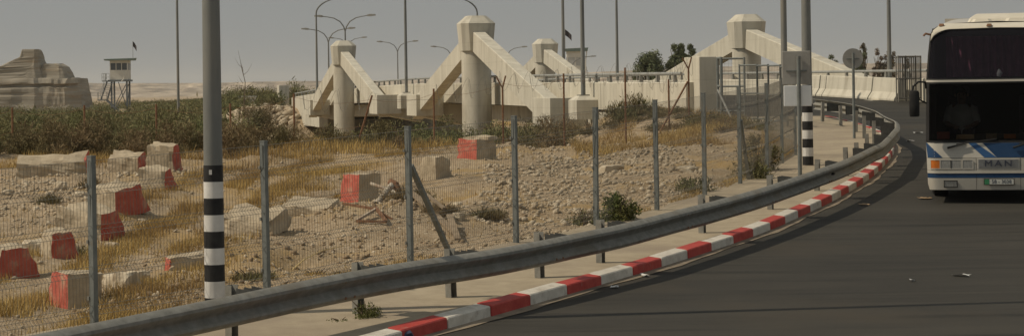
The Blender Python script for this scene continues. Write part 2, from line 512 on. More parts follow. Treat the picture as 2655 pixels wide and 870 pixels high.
# kerb of separate painted stones, with a low gutter strip
kerb = empty('kerb', (0, 20, SL * 20))
tag(kerb, 'kerb of red and white painted stones round the bend', kind='structure')
_L = np.concatenate([[0], np.cumsum(np.hypot(np.diff(_kx), np.diff(_ky)))])
s_ref = float(np.interp(22.59, _ky, _L))
k0 = -int(s_ref)
n_st = int(_L[-1] - s_ref)
def kpt(s):
    x, y = float(np.interp(s, _L, _kx)), float(np.interp(s, _L, _ky))
    x2, y2 = float(np.interp(s + 0.05, _L, _kx)), float(np.interp(s + 0.05, _L, _ky))
    x1, y1 = float(np.interp(s - 0.05, _L, _kx)), float(np.interp(s - 0.05, _L, _ky))
    d = Vector((x2 - x1, y2 - y1, 0)).normalized()
    return Vector((x, y, 0)), Vector((-d.y, d.x, 0))     # point, normal towards pavement
for k in range(k0, n_st):
    s0, s1 = s_ref + k + 0.006, s_ref + k + 0.994
    jz, jo = random.uniform(-0.006, 0.006), random.uniform(-0.008, 0.008)
    rings = []
    for s in (s0, s0 + 0.012, (s0 + s1) / 2, s1 - 0.012, s1):
        p, nn = kpt(s)
        e = 0.006 if s in (s0, s1) else 0.0
        z = SL * p.y + jz
        prof = [(0.0 + jo + e, -0.12), (0.008 + jo + e, 0.118), (0.022 + jo + e, 0.132 - e), (0.185, 0.152 - e), (0.185, -0.12)]
        rings.append([tuple(p + nn * a + Vector((0, 0, z + b)) - Vector((0, 20, SL * 20))) for a, b in prof])
    MB().loft(rings).build('kerb_stone', M_kerb_red if k % 2 == 0 else M_kerb_white, kerb)
M_gutter = mat('gutter_dusty_concrete', (0.20, 0.165, 0.12), (0.30, 0.245, 0.18), 5, 0.95, 0.3, 40, c3=(0.12, 0.10, 0.08), s3=2.0, w3=(0.5, 0.7))
rows = []
for s in np.arange(0.2, _L[-1] - 0.2, 0.5):
    p, nn = kpt(s)
    wv = 0.13 + 0.03 * math.sin(s * 1.3) + 0.02 * math.sin(s * 4.1)
    rows.append([tuple(p - nn * wv + Vector((0, 0, SL * p.y + 0.006))), tuple(p + nn * 0.01 + Vector((0, 0, SL * p.y + 0.016)))])
gut = MB().grid(rows).build('gutter', M_gutter)
tag(gut, 'narrow dusty gutter strip at the foot of the kerb', kind='structure')

# ------------------------------------------------------------------ far hills and the eroded rock mass
M_hill = mat('far_pale_hills', (0.20, 0.15, 0.10), (0.50, 0.415, 0.31), 0.02, 1.0, c3=(0.17, 0.125, 0.085), s3=0.03, w3=(0.48, 0.62), stretch=(1, 0.6, 9))
hx = np.linspace(-1500, 1500, 700); hy = np.linspace(2700, 3300, 90)
HX, HY = np.meshgrid(hx, hy)
prof = np.interp(HX, [-2600, -700, -420, -150, 60, 300, 700, 2600], [26, 24, 21, 20, 27, 33, 34, 40])
rise = 0.45 * sst(2760, 2830, HY) + 0.25 * sst(2900, 2960, HY) + 0.30 * sst(3040, 3110, HY)
gul = np.abs(fbm(HX * 0.016, HY * 0.003, 5, 21)) * 1.9 + 0.5 * np.abs(fbm(HX * 0.05, HY * 0.006, 3, 27))
HYs = HY + 90 * fbm(HX * 0.006, HY * 0.0, 4, 4) - 70 * np.abs(fbm(HX * 0.022, HY * 0.002, 4, 21))
rise = 0.45 * sst(2760, 2830, HYs) + 0.25 * sst(2900, 2950, HYs) + 0.30 * sst(3040, 3090, HYs)
HZ = -2 + rise * prof * (1.0 + 0.12 * fbm(HX * 0.004, HY * 0.002, 3, 4)) - gul * 8 * rise * (1 - rise) * 4
hn, hm = len(hx), len(hy)
idx = (np.arange(hm - 1)[:, None] * hn + np.arange(hn - 1)[None, :]).ravel()
hills = np_obj('hills', np.stack([HX.ravel(), HY.ravel(), HZ.ravel()], 1), np.stack([idx, idx + 1, idx + hn + 1, idx + hn], 1), M_hill)
tag(hills, 'pale eroded hills along the hazy horizon', kind='structure')

M_marl = mat('layered_marl', (0.24, 0.215, 0.17), (0.385, 0.35, 0.285), 0.35, 1.0, 0.5, 2.0, stretch=(0.35, 0.35, 4.0), c3=(0.27, 0.21, 0.14), s3=0.5, w3=(0.5, 0.72))
mesa_mb = MB()
def strata(levels, xl, xr, yf, yb, seed, amp, n=150):
    rings = []
    for z in levels:
        a, b_, f_, k_ = float(np.interp(z, *xl)), float(np.interp(z, *xr)), float(np.interp(z, *yf)), float(np.interp(z, *yb))
        cx_, cy_, hx_, hy_ = (a + b_) / 2, (f_ + k_) / 2, (b_ - a) / 2, (k_ - f_) / 2
        ring = []
        for q in range(n):
            # walk a rounded rectangle, denser along the front
            an = 2 * math.pi * q / n
            ca, sa = math.cos(an), math.sin(an)
            e = 0.16
            x = cx_ + hx_ * math.copysign(abs(ca) ** e, ca); y = cy_ + hy_ * math.copysign(abs(sa) ** e, sa)
            w = float(fbm(x * 0.33 + seed, z * 0.10 + y * 0.33, 4, seed)) * amp + float(vnoise(x * 0.1 + seed, round(z * 1.9) * 3.7, seed + 3)) * amp * 0.3 - abs(float(fbm(x * 0.55 + seed * 2, y * 0.55, 3, seed + 21))) * amp * 1.6
            x += ca * w * 0.6; y += sa * w
            ring.append((x, y, z + 0.16 * float(fbm(x * 0.6, y * 0.6 + seed, 3, seed + 9))))
        rings.append(ring)
    mesa_mb.loft(rings)
lv = lambda a, b_, st: list(np.arange(a, b_ + 1e-6, st))
strata(lv(-0.6, 6.3, 0.22), ([0, 7], [-130, -126]), ([0, 4, 6.6], [-67.9, -68.2, -68.7]), ([0, 2, 4.7, 4.8, 5.2, 5.3, 6.6], [343.4, 344.0, 344.3, 344.9, 344.9, 344.4, 344.8]), ([0, 7], [357, 355]), 3, 0.75)
strata(lv(5.9, 8.5, 0.2), ([5.9, 8.5], [-75.6, -74.2]), ([5.9, 7, 8.0, 8.5], [-70.4, -70.6, -71.2, -72.2]), ([5.9, 8.5], [345.2, 346.0]), ([5.9, 8.5], [354, 352]), 5, 0.5, 90)
strata(lv(5.6, 10.8, 0.2), ([5.6, 6.6, 8.2, 9.2, 9.6, 10.8], [-108, -92, -81.0, -78.9, -77.9, -77.5]), ([5.6, 8.4, 9.2, 10.8], [-73.8, -74.5, -74.8, -74.9]), ([5.6, 9, 10.8], [344.9, 345.6, 345.8]), ([5.6, 8, 10.8], [354, 352, 349.5]), 7, 0.4, 110)
mesa = mesa_mb.build('rock_outcrop', M_marl)
tag(mesa, 'flat-topped eroded marl rock with a crag at the far left', 'rock')

# ------------------------------------------------------------------ the bridge (local frame: x across, y along, z up)
bridge = empty('bridge', (BP[0], BP[1], 0), (0, 0, math.atan2(-BB[0], BB[1])))
tag(bridge, 'pale concrete bridge with four capped pylons and slanting struts', 'bridge')
BL = 110.0
ts = list(np.linspace(0.0, BL, 56))
def strip(ring_of_t, tt=ts):
    return MB().loft([ring_of_t(t) for t in tt])
strip(lambda t: [(0.3, t, deck_z(t, 0)), (10.5, t, deck_z(t, 10.5)), (10.5, t, deck_z(t, 10.5) - 0.3), (0.3, t, deck_z(t, 0) - 0.3)]).build('deck', M_road, bridge)
strip(lambda t: [(1.5, t, deck_z(t, 0) - 0.2), (9.3, t, deck_z(t, 0) - 0.2), (9.3, t, wall_z(t) - 1.75), (1.5, t, wall_z(t) - 1.75)]).build('girder', M_concrete, bridge)
# parapets in panels, then the tubular rail on stub posts
def stub_mesh():
    m = MB()
    m.loft([[(-0.05, -0.10, 0), (0.05, -0.10, 0), (0.05, 0.10, 0), (-0.05, 0.10, 0)], [(-0.04, -0.045, 0.25), (0.04, -0.045, 0.25), (0.04, 0.045, 0.25), (-0.04, 0.045, 0.25)]])
    return m.mesh('railing_post', M_galv)
stub = stub_mesh()
for side, (w0, w1) in enumerate(((0.0, 0.3), (10.5, 10.8))):
    pl_ = 5.5
    for k in range(20):
        a, b = k * pl_ + 0.012, (k + 1) * pl_ - 0.012
        if k == 0 and side == 0: a = 0.5
        rings = []
        for t in np.linspace(a, b, 4):
            zt = wall_z(t)
            rings.append([(w0, t, zt - 0.95), (w1, t, zt - 0.95), (w1, t, zt - 0.03), (w1 - 0.03, t, zt), (w0 + 0.03, t, zt), (w0, t, zt - 0.03)])
        MB().loft(rings).build('parapet_panel', M_concrete, bridge)
    wc = (w0 + w1) / 2
    MB().tube([(wc, t, wall_z(t) + 0.27) for t in np.arange(-6.0 if side else 1.5, BL, 2.0)], 0.05, 8).build('railing', M_galv_pale, bridge, smooth=True)
    for t in np.arange(-5.0 if side else 2.2, BL - 0.5, 2.0):
        o = bpy.data.objects.new('railing_post', stub); o.location = (wc, t, wall_z(t)); link(o, bridge)
    # right parapet runs on over the approach
    if side:
        for k in range(3):
            a, b = -5.5 * (k + 1) + 0.012, -5.5 * k - 0.012
            rings = [[(w0, t, 1.9), (w1, t, 1.9), (w1, t, wall_z(max(t, -5)) - 0.03), (w1 - 0.03, t, wall_z(max(t, -5))), (w0 + 0.03, t, wall_z(max(t, -5))), (w0, t, wall_z(max(t, -5)) - 0.03)] for t in (a, b)]
            MB().loft(rings).build('parapet_panel', M_concrete, bridge)
# end pilasters, abutments and wing walls
MB().box(0.24, 0.78, -0.1, 1.5, 1.5, 4.31).build('pilaster', M_concrete, bridge, bevel=0.02)
MB().box(-0.95, -0.15, BL + 0.3, BL + 1.9, 0.8, 3.98).build('pilaster', M_concrete, bridge, bevel=0.02)
MB().box(10.4, 10.9, BL, BL + 1.5, 0.8, 3.72).build('pilaster', M_concrete, bridge, bevel=0.02)
MB().box(0.1, 10.7, 0.6, 9.5, -1.0, 2.0).build('abutment', M_concrete, bridge)
MB().box(0.02, 0.28, 1.6, 16.0, 1.4, 2.56).build('wing_wall', M_concrete, bridge)
MB().box(0.9, 9.9, 100.0, BL + 0.5, -3.0, 1.35).build('abutment', M_concrete, bridge)
MB().box(-0.02, 0.6, 92.0, BL + 0.4, 0.9, wall_z(100) - 0.98).build('wing_wall', M_concrete, bridge)
MB().box(-0.6, 11.4, 70.5, 73.5, -3.5, -0.2).build('pier_base', M_concrete, bridge, bevel=0.05)
MB().box(-0.6, 11.4, 27.5, 30.5, -3.5, -0.2).build('pier_base', M_concrete, bridge, bevel=0.05)

def octa(cx, cy, z, hx_, hy_, c):
    return [(cx - hx_ + c, cy - hy_, z), (cx + hx_ - c, cy - hy_, z), (cx + hx_, cy - hy_ + c, z), (cx + hx_, cy + hy_ - c, z), (cx + hx_ - c, cy + hy_, z), (cx - hx_ + c, cy + hy_, z), (cx - hx_, cy + hy_ - c, z), (cx - hx_, cy - hy_ + c, z)]
def corbel(w0, w1, t0, zt, ln):
    m = MB()
    m.box(w0, w1, t0 - ln / 2, t0 + ln / 2, zt - 1.05, zt)
    s = -1 if w0 < 0 else 1
    e = w0 if s < 0 else w1
    # splayed haunch running back to the girder
    m.loft([[(e - s * 0.05, t0 - ln / 2 + 0.3, zt - 1.03), (e - s * 0.05, t0 + ln / 2 - 0.3, zt - 1.03), (e - s * 0.3, t0 + ln / 2 - 0.3, zt - 0.2), (e - s * 0.3, t0 - ln / 2 + 0.3, zt - 0.2)],
            [(e - s * 2.6, t0 - ln / 2 + 0.3, zt - 1.55), (e - s * 2.6, t0 + ln / 2 - 0.3, zt - 1.55), (e - s * 2.6, t0 + ln / 2 - 0.3, zt - 0.2), (e - s * 2.6, t0 - ln / 2 + 0.3, zt - 0.2)]])
    m.build('corbel', M_concrete, bridge, bevel=0.015)
for wc, t0, reach in ((-0.9, 29.0, 14.5), (-0.9, 72.0, 15.5), (11.45, 29.5, 15.0), (12.0, 72.0, 15.5)):
    col = MB().tube([(wc, t0, -3.4), (wc, t0, 1.4), (wc, t0, 1.42), (wc, t0, 2.9), (wc, t0, 2.92), (wc, t0, 5.3)], 0.64, 32).build('pylon', M_concrete, bridge, smooth=True)
    top = 6.58
    cap = MB().loft([octa(wc, t0, top - 1.50, 0.66, 0.66, 0.28), octa(wc, t0, top - 0.33, 0.745, 0.80, 0.28), octa(wc, t0, top, 0.40, 0.46, 0.16)])
    cap.build('cap', M_concrete, col)
    for d in (-1, 1):
        if wc == 11.45 and d < 0: reach = 19.0
        zf = wall_z(t0 + d * reach) - 0.55
        m = MB()
        rings = []
        for q in np.linspace(0, 1, 8):
            t = t0 + d * (0.35 + (reach + 0.9 - 0.35) * q)
            z = (top - 0.62) + (zf - 0.25 - (top - 0.62)) * q
            dep = 0.86 + 0.12 * q
            rings.append([(wc - 0.27, t, z - dep), (wc + 0.27, t, z - dep), (wc + 0.27, t, z - 0.03), (wc + 0.24, t, z), (wc - 0.24, t, z), (wc - 0.27, t, z - 0.03)])
        m.loft(rings).build('strut', M_concrete, col)
        if wc < 0: corbel(-1.36, 0.0, t0 + d * reach, zf, 2.9)
        else: corbel(10.8, 12.06, t0 + d * reach, zf, 2.9)
for t in (12.0, 51.0, 90.0):
    for w in (-0.38, 11.18):
        m = MB().box(w - 0.40, w + 0.40, t - 0.62, t + 0.62, wall_z(t) - 1.3, wall_z(t) - 0.62)
        m.loft([[(w - 0.40, t - 0.62, wall_z(t) - 0.62), (w + 0.40, t - 0.62, wall_z(t) - 0.62), (w + 0.40, t + 0.62, wall_z(t) - 0.62), (w - 0.40, t + 0.62, wall_z(t) - 0.62)],
                [(w - 0.2, t - 0.3, wall_z(t) - 0.47), (w + 0.2, t - 0.3, wall_z(t) - 0.47), (w + 0.2, t + 0.3, wall_z(t) - 0.47), (w - 0.2, t + 0.3, wall_z(t) - 0.47)]])
        m.build('lamp_pedestal', M_concrete, bridge)

# ------------------------------------------------------------------ lamp posts
def lamp_single(loc, h, label, ang, group=None, r=(0.085, 0.055), reach=2.2):
    t = empty('lamp_post', loc, (0, 0, ang))
    tag(t, label, 'lamp post', group)
    MB().tube([(0, 0, 0), (0, 0, h * 0.5), (0, 0, h - 1.2)], [r[0], (r[0] + r[1]) / 2, r[1]], 10).build('pole', M_pole, t, smooth=True)
    MB().box(-0.19, 0.19, -0.19, 0.19, 0.0, 0.04).build('base_plate', M_galv, t)
    MB().box(-0.06, 0.06, -r[0] - 0.012, -r[0] + 0.02, 0.45, 0.85).build('inspection_hatch', M_galv, t)
    pts = [(reach * (1 - math.cos(a)), 0, h - 1.2 + 1.15 * math.sin(a)) for a in np.linspace(0, math.pi / 2, 9)]
    MB().tube(pts, [r[1]] * 4 + [r[1] * 0.75] * 5, 8).build('arm', M_pole, t, smooth=True)
    m = MB().loft([[(reach - 0.1, -0.05, h - 0.09), (reach - 0.1, 0.05, h - 0.09), (reach - 0.1, 0.05, h + 0.0), (reach - 0.1, -0.05, h + 0.0)],
                   [(reach + 0.15, -0.13, h - 0.12), (reach + 0.15, 0.13, h - 0.12), (reach + 0.15, 0.09, h + 0.06), (reach + 0.15, -0.09, h + 0.06)],
                   [(reach + 0.6, -0.11, h - 0.08), (reach + 0.6, 0.11, h - 0.08), (reach + 0.6, 0.06, h + 0.03), (reach + 0.6, -0.06, h + 0.03)]])
    m.build('lamp_head', M_galv_pale, t, smooth=True)
    return t
labels = {(12.0, 0): 'grey lamp post on the parapet pedestal left of the mesh gate', (51.0, 0): 'grey lamp post on the bridge between the two left pylons',
          (90.0, 0): 'thin grey lamp post with bent top beside the far left strut', (12.0, 1): 'grey lamp post behind the jersey barriers near the coach',
          (51.0, 1): 'thin lamp post rising left of the dark round tree', (90.0, 1): 'lamp post peeping from behind the tall left pylon'}
for t in (12.0, 51.0, 90.0):
    for k, w in enumerate((-0.38, 11.18)):
        x, y = BW(t, w)
        lamp_single((x, y, wall_z(t) - 0.47), 7.6 if not (t == 90.0) else 7.2, labels[(t, k)], R(12) if k == 0 else R(192), 'lamp posts along the bridge')

def lamp_double(loc, h, label, ang=0.0):
    t = empty('double_lamp_post', loc, (0, 0, ang))
    tag(t, label, 'lamp post', 'twin-armed lamp posts beyond the bridge')
    MB().tube([(0, 0, 0), (0, 0, h)], [0.10, 0.06], 8).build('pole', M_pole, t, smooth=True)
    for d in (-1, 1):
        pts = [(0, 0, h - 0.15), (d * 0.12, 0, h + 0.25), (d * 0.42, 0, h + 0.68), (d * 0.95, 0, h + 0.98), (d * 1.5, 0, h + 1.09), (d * 2.0, 0, h + 1.16)]
        a = MB().tube(pts, [0.055, 0.055, 0.05, 0.045, 0.04, 0.04], 7).build('arm', M_pole, t, smooth=True)
        MB().loft([[(d * 1.9, -0.08, h + 1.08), (d * 1.9, 0.08, h + 1.08), (d * 1.9, 0.06, h + 1.22), (d * 1.9, -0.06, h + 1.22)],
                   [(d * 2.15, -0.15, h + 1.07), (d * 2.15, 0.15, h + 1.07), (d * 2.15, 0.1, h + 1.27), (d * 2.15, -0.1, h + 1.27)],
                   [(d * 2.6, -0.12, h + 1.13), (d * 2.6, 0.12, h + 1.13), (d * 2.6, 0.06, h + 1.25), (d * 2.6, -0.06, h + 1.25)]]).build('lamp_head', M_galv, a, smooth=True)
for x, y, zt, lb in ((-13.9, 183, 8.59, 'tallest-looking twin-armed lamp post, rising behind the small left pylon'), (-17.32, 207, 8.23, 'twin-armed lamp post left of the small left pylon'),
                     (-21.69, 290, 9.4, 'far twin-armed lamp post whose arms spread behind the small left pylon cap'), (-14.12, 271, 8.38, 'twin-armed lamp post just left of the bridge lamp pole'),
                     (-7.59, 275, 7.76, 'far twin-armed lamp post hidden left of the tall left pylon'), (-0.59, 275, 7.56, 'far twin-armed lamp post hidden right of the tall left pylon')):
    z0 = lz(x, y) - 0.05
    lamp_double((x, y, z0), zt - z0, lb, R(-8))
lamp_single((6.9, 250, lz(6.9, 250)), 7.1 - lz(6.9, 250), 'small far lamp post with one arm right of the far watchtower', 0.1, r=(0.09, 0.06))
lamp_single((-22.9, 150, lz(-22.9, 150) - 0.05), 14.5, 'thin grey lamp post standing in the left scrub beside the watchtower', 0.2, r=(0.10, 0.075))
lamp_single((3.56, 150, lz(3.56, 150)), 11.0, 'dark thin pole rising behind the far right pylon strut', 2.6, r=(0.125, 0.095))
lamp_single((7.88, 63.2, SL * 63.2 + 0.14), 10.5, 'plain grey lamp pole right of the front right pylon', 0.6, r=(0.095, 0.075))

def striped_pole(loc, label, r0, nb, group):
    t = empty('striped_lamp_post', loc)
    tag(t, label, 'lamp post', group)
    top = 11.0
    MB().tube([(0, 0, 0), (0, 0, 5), (0, 0, top - 1.2)], [r0, r0 * 0.80, r0 * 0.62], 24).build('pole', M_pole, t, smooth=True)
    for k in range(nb):
        z0, z1 = k * 0.181 + 0.002, (k + 1) * 0.181 - 0.0005
        rr = lambda z: r0 - (r0 * 0.20 / 5.0) * z + 0.0025
        o = MB().tube([(0, 0, z0), (0, 0, z1)], [rr(z0), rr(z1)], 24).build('painted_band', M_band_black if (nb - 1 - k) % 2 == 0 else M_band_white, t, smooth=True)
    MB().box(-0.03, 0.0, -r0 - 0.012, -r0 + 0.02, nb * 0.181 - 0.10, nb * 0.181 - 0.05).build('tag_plate', M_band_white, t)
    pts = [(2.2 * (1 - math.cos(a)), 0, top - 1.2 + 1.15 * math.sin(a)) for a in np.linspace(0, math.pi / 2, 9)]
    MB().tube(pts, r0 * 0.6, 10).build('arm', M_pole, t, smooth=True)
    MB().loft([octa(2.2, 0, top - 0.12, 0.28, 0.14, 0.05), octa(2.35, 0, top + 0.05, 0.4, 0.11, 0.05)]).build('lamp_head', M_galv_pale, t)
striped_pole((-3.285, 23.95, SL * 23.95 + 0.14), 'big grey pole with black and white bands in the left foreground', 0.112, 9, 'banded lamp posts on the pavement')
striped_pole((6.12, 45.35, SL * 45.35 + 0.14), 'banded grey pole behind the square sign backs', 0.112, 9, 'banded lamp posts on the pavement')

# ------------------------------------------------------------------ road signs seen from behind
t = empty('road_sign', (5.57, 42.45, SL * 42.45 + 0.14))
tag(t, 'two square sign boards seen from behind on one grey post', 'sign')
MB().tube([(0, 0, 0), (0, 0, 2.32)], 0.04, 12).build('post', M_fencegrey, t, smooth=True)
o = MB().box(-0.31, 0.235, 0.055, 0.075, 1.775, 2.42).build('sign_board', M_signback, t, bevel=0.012, rot=(0, 0, R(-4)))
MB().box(-0.24, 0.16, 0.035, 0.055, 2.02, 2.05).build('bracket', M_fencegrey, o)
o2 = MB().box(-0.29, 0.25, 0.03, 0.056, 0.0, 0.40).build('lower_sign_board', M_signpale, t, bevel=0.01)
o2.location.z = 1.35
o2['label'] = 'pale lower board'
t = empty('round_sign', (8.475, 54.25, SL * 54.25 + 0.14))
tag(t, 'round sign seen from behind on a thin post inside the bend', 'sign')
MB().tube([(0, 0, 0), (0, 0, 2.12)], 0.035, 12).build('post', M_fencegrey, t, smooth=True)
d = MB().tube([(0, 0.045, 1.98), (0, 0.062, 1.98)], 0.255, 36).build('sign_disc', M_signback, t, smooth=True)
MB().box(-0.16, 0.16, 0.03, 0.045, 1.96, 1.985).build('bracket', M_fencegrey, d)

# ------------------------------------------------------------------ guardrail
POSTS = [(-6.2, 16.0), (-4.95, 18.1), (-2.80, 21.95), (-1.66, 23.8), (-0.68, 25.05), (0.36, 26.8), (1.17, 28.26), (2.80, 31.85), (4.22, 35.42), (5.46, 38.9), (6.49, 42.19), (6.92, 43.6), (7.62, 46.6), (8.2, 49.2), (8.62, 51.8), (8.78, 54.23), (9.02, 57.04), (9.10, 60.2), (8.91, 62.44), (8.5, 65.0)]
rail_c = catmull(POSTS, 0.1)
rx = np.array([p.x for p in rail_c]); ry = np.array([p.y for p in rail_c])
RLn = np.concatenate([[0], np.cumsum(np.hypot(np.diff(rx), np.diff(ry)))])
def rpt(s):
    p = Vector((np.interp(s, RLn, rx), np.interp(s, RLn, ry), 0))
    a = Vector((np.interp(s - 0.3, RLn, rx), np.interp(s - 0.3, RLn, ry), 0)); b = Vector((np.interp(s + 0.3, RLn, rx), np.interp(s + 0.3, RLn, ry), 0))
    d = (b - a).normalized()
    return p, d, Vector((d.y, -d.x, 0))      # point, direction, normal towards the road
RB = Vector((0, 30, SL * 30 + 0.14))
guard = empty('guardrail', RB)
tag(guard, 'low galvanised guardrail curving along the kerb round the bend', 'guardrail')
PROF = [(0.0, 0.185), (0.02, 0.192), (0.066, 0.218), (0.082, 0.243), (0.074, 0.268), (0.020, 0.302), (0.006, 0.325), (0.016, 0.350), (0.074, 0.385), (0.094, 0.412), (0.090, 0.442), (0.050, 0.475), (0.006, 0.492), (-0.012, 0.484)]
seg = 4.0
BOLT = MB().tube([(0, 0, 0), (0, 0, 0.016)], 0.014, 6).mesh('splice_bolt', M_rust)
for k in range(int(RLn[-1] / seg)):
    s0, s1 = k * seg + 0.02, min((k + 1) * seg + 0.28, RLn[-1] - 0.05)
    rings = []
    for q in np.linspace(0, 1, 13):
        s = s0 + (s1 - s0) * q
        p, d, nn = rpt(s)
        off = 0.42 + (0.004 if q > 0.93 else 0.0) + 0.004 * math.sin(s * 2.3)
        z = SL * p.y + 0.20 + 0.004 * math.sin(s * 0.9)
        outer = [p + nn * (off + a) + Vector((0, 0, z + b)) - RB for a, b in PROF]
        inner = [p + nn * (off + a - 0.004) + Vector((0, 0, z + b)) - RB for a, b in reversed(PROF)]
        rings.append(outer + inner)
    o = MB().loft(rings).build('rail_panel', M_galv, guard, smooth=True)
    # splice bolts
    for ds in (0.06, 0.22):
        for b_ in (0.243, 0.412):
            p, d, nn = rpt(k * seg + ds)
            bo = bpy.data.objects.new('splice_bolt', BOLT); link(bo, o)
            bo.location = p + nn * 0.495 + Vector((0, 0, SL * p.y + 0.20 + b_)) - RB
            bo.rotation_euler = nn.to_track_quat('Z', 'Y').to_euler()
for i, (x, y) in enumerate(POSTS[:-1]):
    j = int(np.argmin(np.hypot(rx - x, ry - y)))
    p, d, nn = rpt(RLn[j])
    z0 = SL * y + 0.14
    M3 = Matrix((d, nn, Vector((0, 0, 1)))).transposed()
    m = MB()
    m.box(-0.055, 0.055, -0.10, -0.094, -0.2, 0.56)       # sigma post: web and two flanges with lips
    m.box(-0.055, -0.049, -0.094, -0.02, -0.2, 0.56)
    m.box(0.049, 0.055, -0.094, -0.02, -0.2, 0.56)
    o = m.build('post', M_galv, guard)
    o.matrix_local = Matrix.Translation(Vector((x, y, z0)) - RB) @ M3.to_4x4() @ Matrix.Rotation(R(random.uniform(-2, 2)), 4, 'X')
    m = MB()
    for xx in (-0.13, 0.0, 0.13):                          # ribbed spacer between post and rail
        m.add([(xx - .004, .10, .30), (xx + .004, .10, .30), (xx + .004, .415, .30), (xx - .004, .415, .30), (xx - .004, .10, .545), (xx + .004, .10, .545), (xx + .004, .415, .50), (xx - .004, .415, .50)],
              [(0, 3, 2, 1), (4, 5, 6, 7), (0, 1, 5, 4), (1, 2, 6, 5), (2, 3, 7, 6), (3, 0, 4, 7)])
    m.box(-0.126, -0.004, 0.16, 0.166, 0.30, 0.50)
    m.box(0.004, 0.126, 0.16, 0.166, 0.30, 0.50)
    m.build('spacer_bracket', mat('dark_galvanised_steel', (0.045, 0.047, 0.045), (0.075, 0.077, 0.072), 9.0, 0.85), o)
m = MB()
p, d, nn = rpt(float(np.interp(37.8, ry, RLn)))
c = p + nn * 0.425 + Vector((0, 0, SL * p.y + 0.20 + 0.335)) - RB
m.bar(c - d * 0.05, c + d * 0.05, 0.10, 0.04)
m.build('reflector', M_black, guard)

# ------------------------------------------------------------------ mesh fence
FP = FENCE[1:13]
fz = lambda y: SL * y + 0.12
FB = Vector((FP[0][0], FP[0][1], fz(FP[0][1])))
fence = empty('mesh_fence', FB)
tag(fence, 'grey welded mesh fence on square posts along the pavement', 'fence')
def wire_panel(L, H=1.74, nv=56):
    m = MB()
    bends = [0.10, 0.52, 0.95, 1.38, 1.70]
    zs, ofs = [0.0], [0.0]
    for b in bends[:-1]:
        zs += [b, b + 0.05, b + 0.10]; ofs += [0.0, 0.045, 0.0]
    zs += [H]; ofs += [0.0]
    for i in range(nv + 1):
        u = L * i / nv
        pts = [Vector((u, o, z)) for z, o in zip(zs, ofs)]
        m.tube(pts, 0.0024, 3, cap=False)
    for z, o in zip(zs, ofs):
        if z > 0.0:
            m.tube([(0, o - 0.004, z), (L, o - 0.004, z)], 0.0030, 3, cap=False)
    return m.mesh('wire_panel', M_wire, fix=False)
panel = wire_panel(2.8)
for i, (x, y) in enumerate(FP):
    m = MB().box(-0.033, 0.033, -0.033, 0.033, -0.3, 1.80)
    m.box(-0.036, 0.036, -0.036, 0.036, 1.80, 1.815)
    nx_, ny_ = FP[min(i + 1, len(FP) - 1)], FP[max(i - 1, 0)]
    az = math.atan2(nx_[1] - ny_[1], nx_[0] - ny_[0])
    o = m.build('post', M_fencegrey, fence, loc=Vector((x, y, fz(y))) - FB, rot=(R(random.uniform(-.4, .4)), R(random.uniform(-.4, .4)), az))
    for zc in (0.3, 0.9, 1.5):
        MB().box(-0.045, 0.045, 0.030, 0.052, zc - 0.02, zc + 0.02).build('clamp', M_galv, o)
    if i < len(FP) - 1:
        q = FP[i + 1]
        d = Vector((q[0] - x, q[1] - y, fz(q[1]) - fz(y)))
        o = bpy.data.objects.new('wire_panel', panel)
        link(o, fence)
        o.location = Vector((x, y, fz(y) + 0.02)) - FB
        o.rotation_euler = (0, -math.asin(d.z / d.length), math.atan2(d.y, d.x))
        o.scale = (d.length / 2.8, 1, 1)
for (a, b) in (((-1.33, 28.46, fz(28.4) + 1.30), (-0.86, 29.85, lz(-0.86, 29.85) - 0.05)), ((4.26, 40.8, fz(40.75) + 1.2), (4.52, 41.85, fz(41.8) - 0.1)), ((-9.0, 17.0, 2.0), (-9.5, 18.0, 0.7)))[:2]:
    MB().bar(Vector(a) - FB, Vector(b) - FB, 0.06, 0.06).build('brace', M_fencegrey, fence)

# rusty posts with barbed wire beyond, some with forked tops
RP = [(-14.9, 56.8, 0), (-12.9, 56.4, 0), (-11.0, 56.2, 0), (-9.12, 56.0, 0), (-7.22, 56.0, 0), (-5.59, 56.0, 0), (-3.95, 57.0, 2), (-2.1, 58.6, 0), (-0.26, 60.0, 1), (1.43, 60.4, 0), (3.15, 60.8, 0), (4.40, 61.4, 0), (4.98, 61.6, 1)]
tops = [3.1, 3.12, 3.15, 3.15, 3.14, 3.38, 3.30, 3.45, 3.74, 3.82, 3.96, 3.62, 4.20]
RO = Vector((-14.9, 56.8, lz(-14.9, 56.8)))
rf = empty('wire_fence', RO)
tag(rf, 'old barbed wire fence on thin rusty posts in front of the bridge', 'fence')
hooks = []
for (x, y, kd), zt in zip(RP, tops):
    z0 = lz(x, y) - 0.2
    m = MB()
    top_ = Vector((x, y, zt))
    if kd == 2: top_ = Vector((x + 0.30, y, zt))
    base_ = Vector((x - (0.35 if kd == 2 else 0), y, z0))
    m.tube([base_ - RO, top_ - Vector((0, 0, 0.3 if kd == 1 else 0)) - RO], 0.026, 6)
    if kd == 1:
        c = top_ - Vector((0, 0, 0.3))
        m.tube([c - RO, c + Vector((-0.17, 0, 0.32)) - RO], 0.022, 6)
        m.tube([c - RO, c + Vector((0.09, 0, 0.34)) - RO], 0.022, 6)
    m.build('post', M_rust, rf)
    hooks.append((base_, top_))
MB().tube([Vector((4.95, 61.6, 3.55)) - RO, Vector((4.05, 60.6, lz(4.05, 60.6))) - RO], 0.028, 6).build('brace', M_rust, rf)
for fr in (0.30, 0.62, 0.95):
    m = MB()
    for (a0, a1), (b0, b1) in zip(hooks, hooks[1:]):
        p, q = a0.lerp(a1, fr), b0.lerp(b1, fr)
        m.tube([p.lerp(q, u) - RO - Vector((0, 0, 0.14 * 4 * u * (1 - u))) for u in np.linspace(0, 1, 6)], 0.004, 3, cap=False)
    m.build('wire_strand', M_rust, rf)
m = MB()                                                   # loose razor-wire coil
pts = []
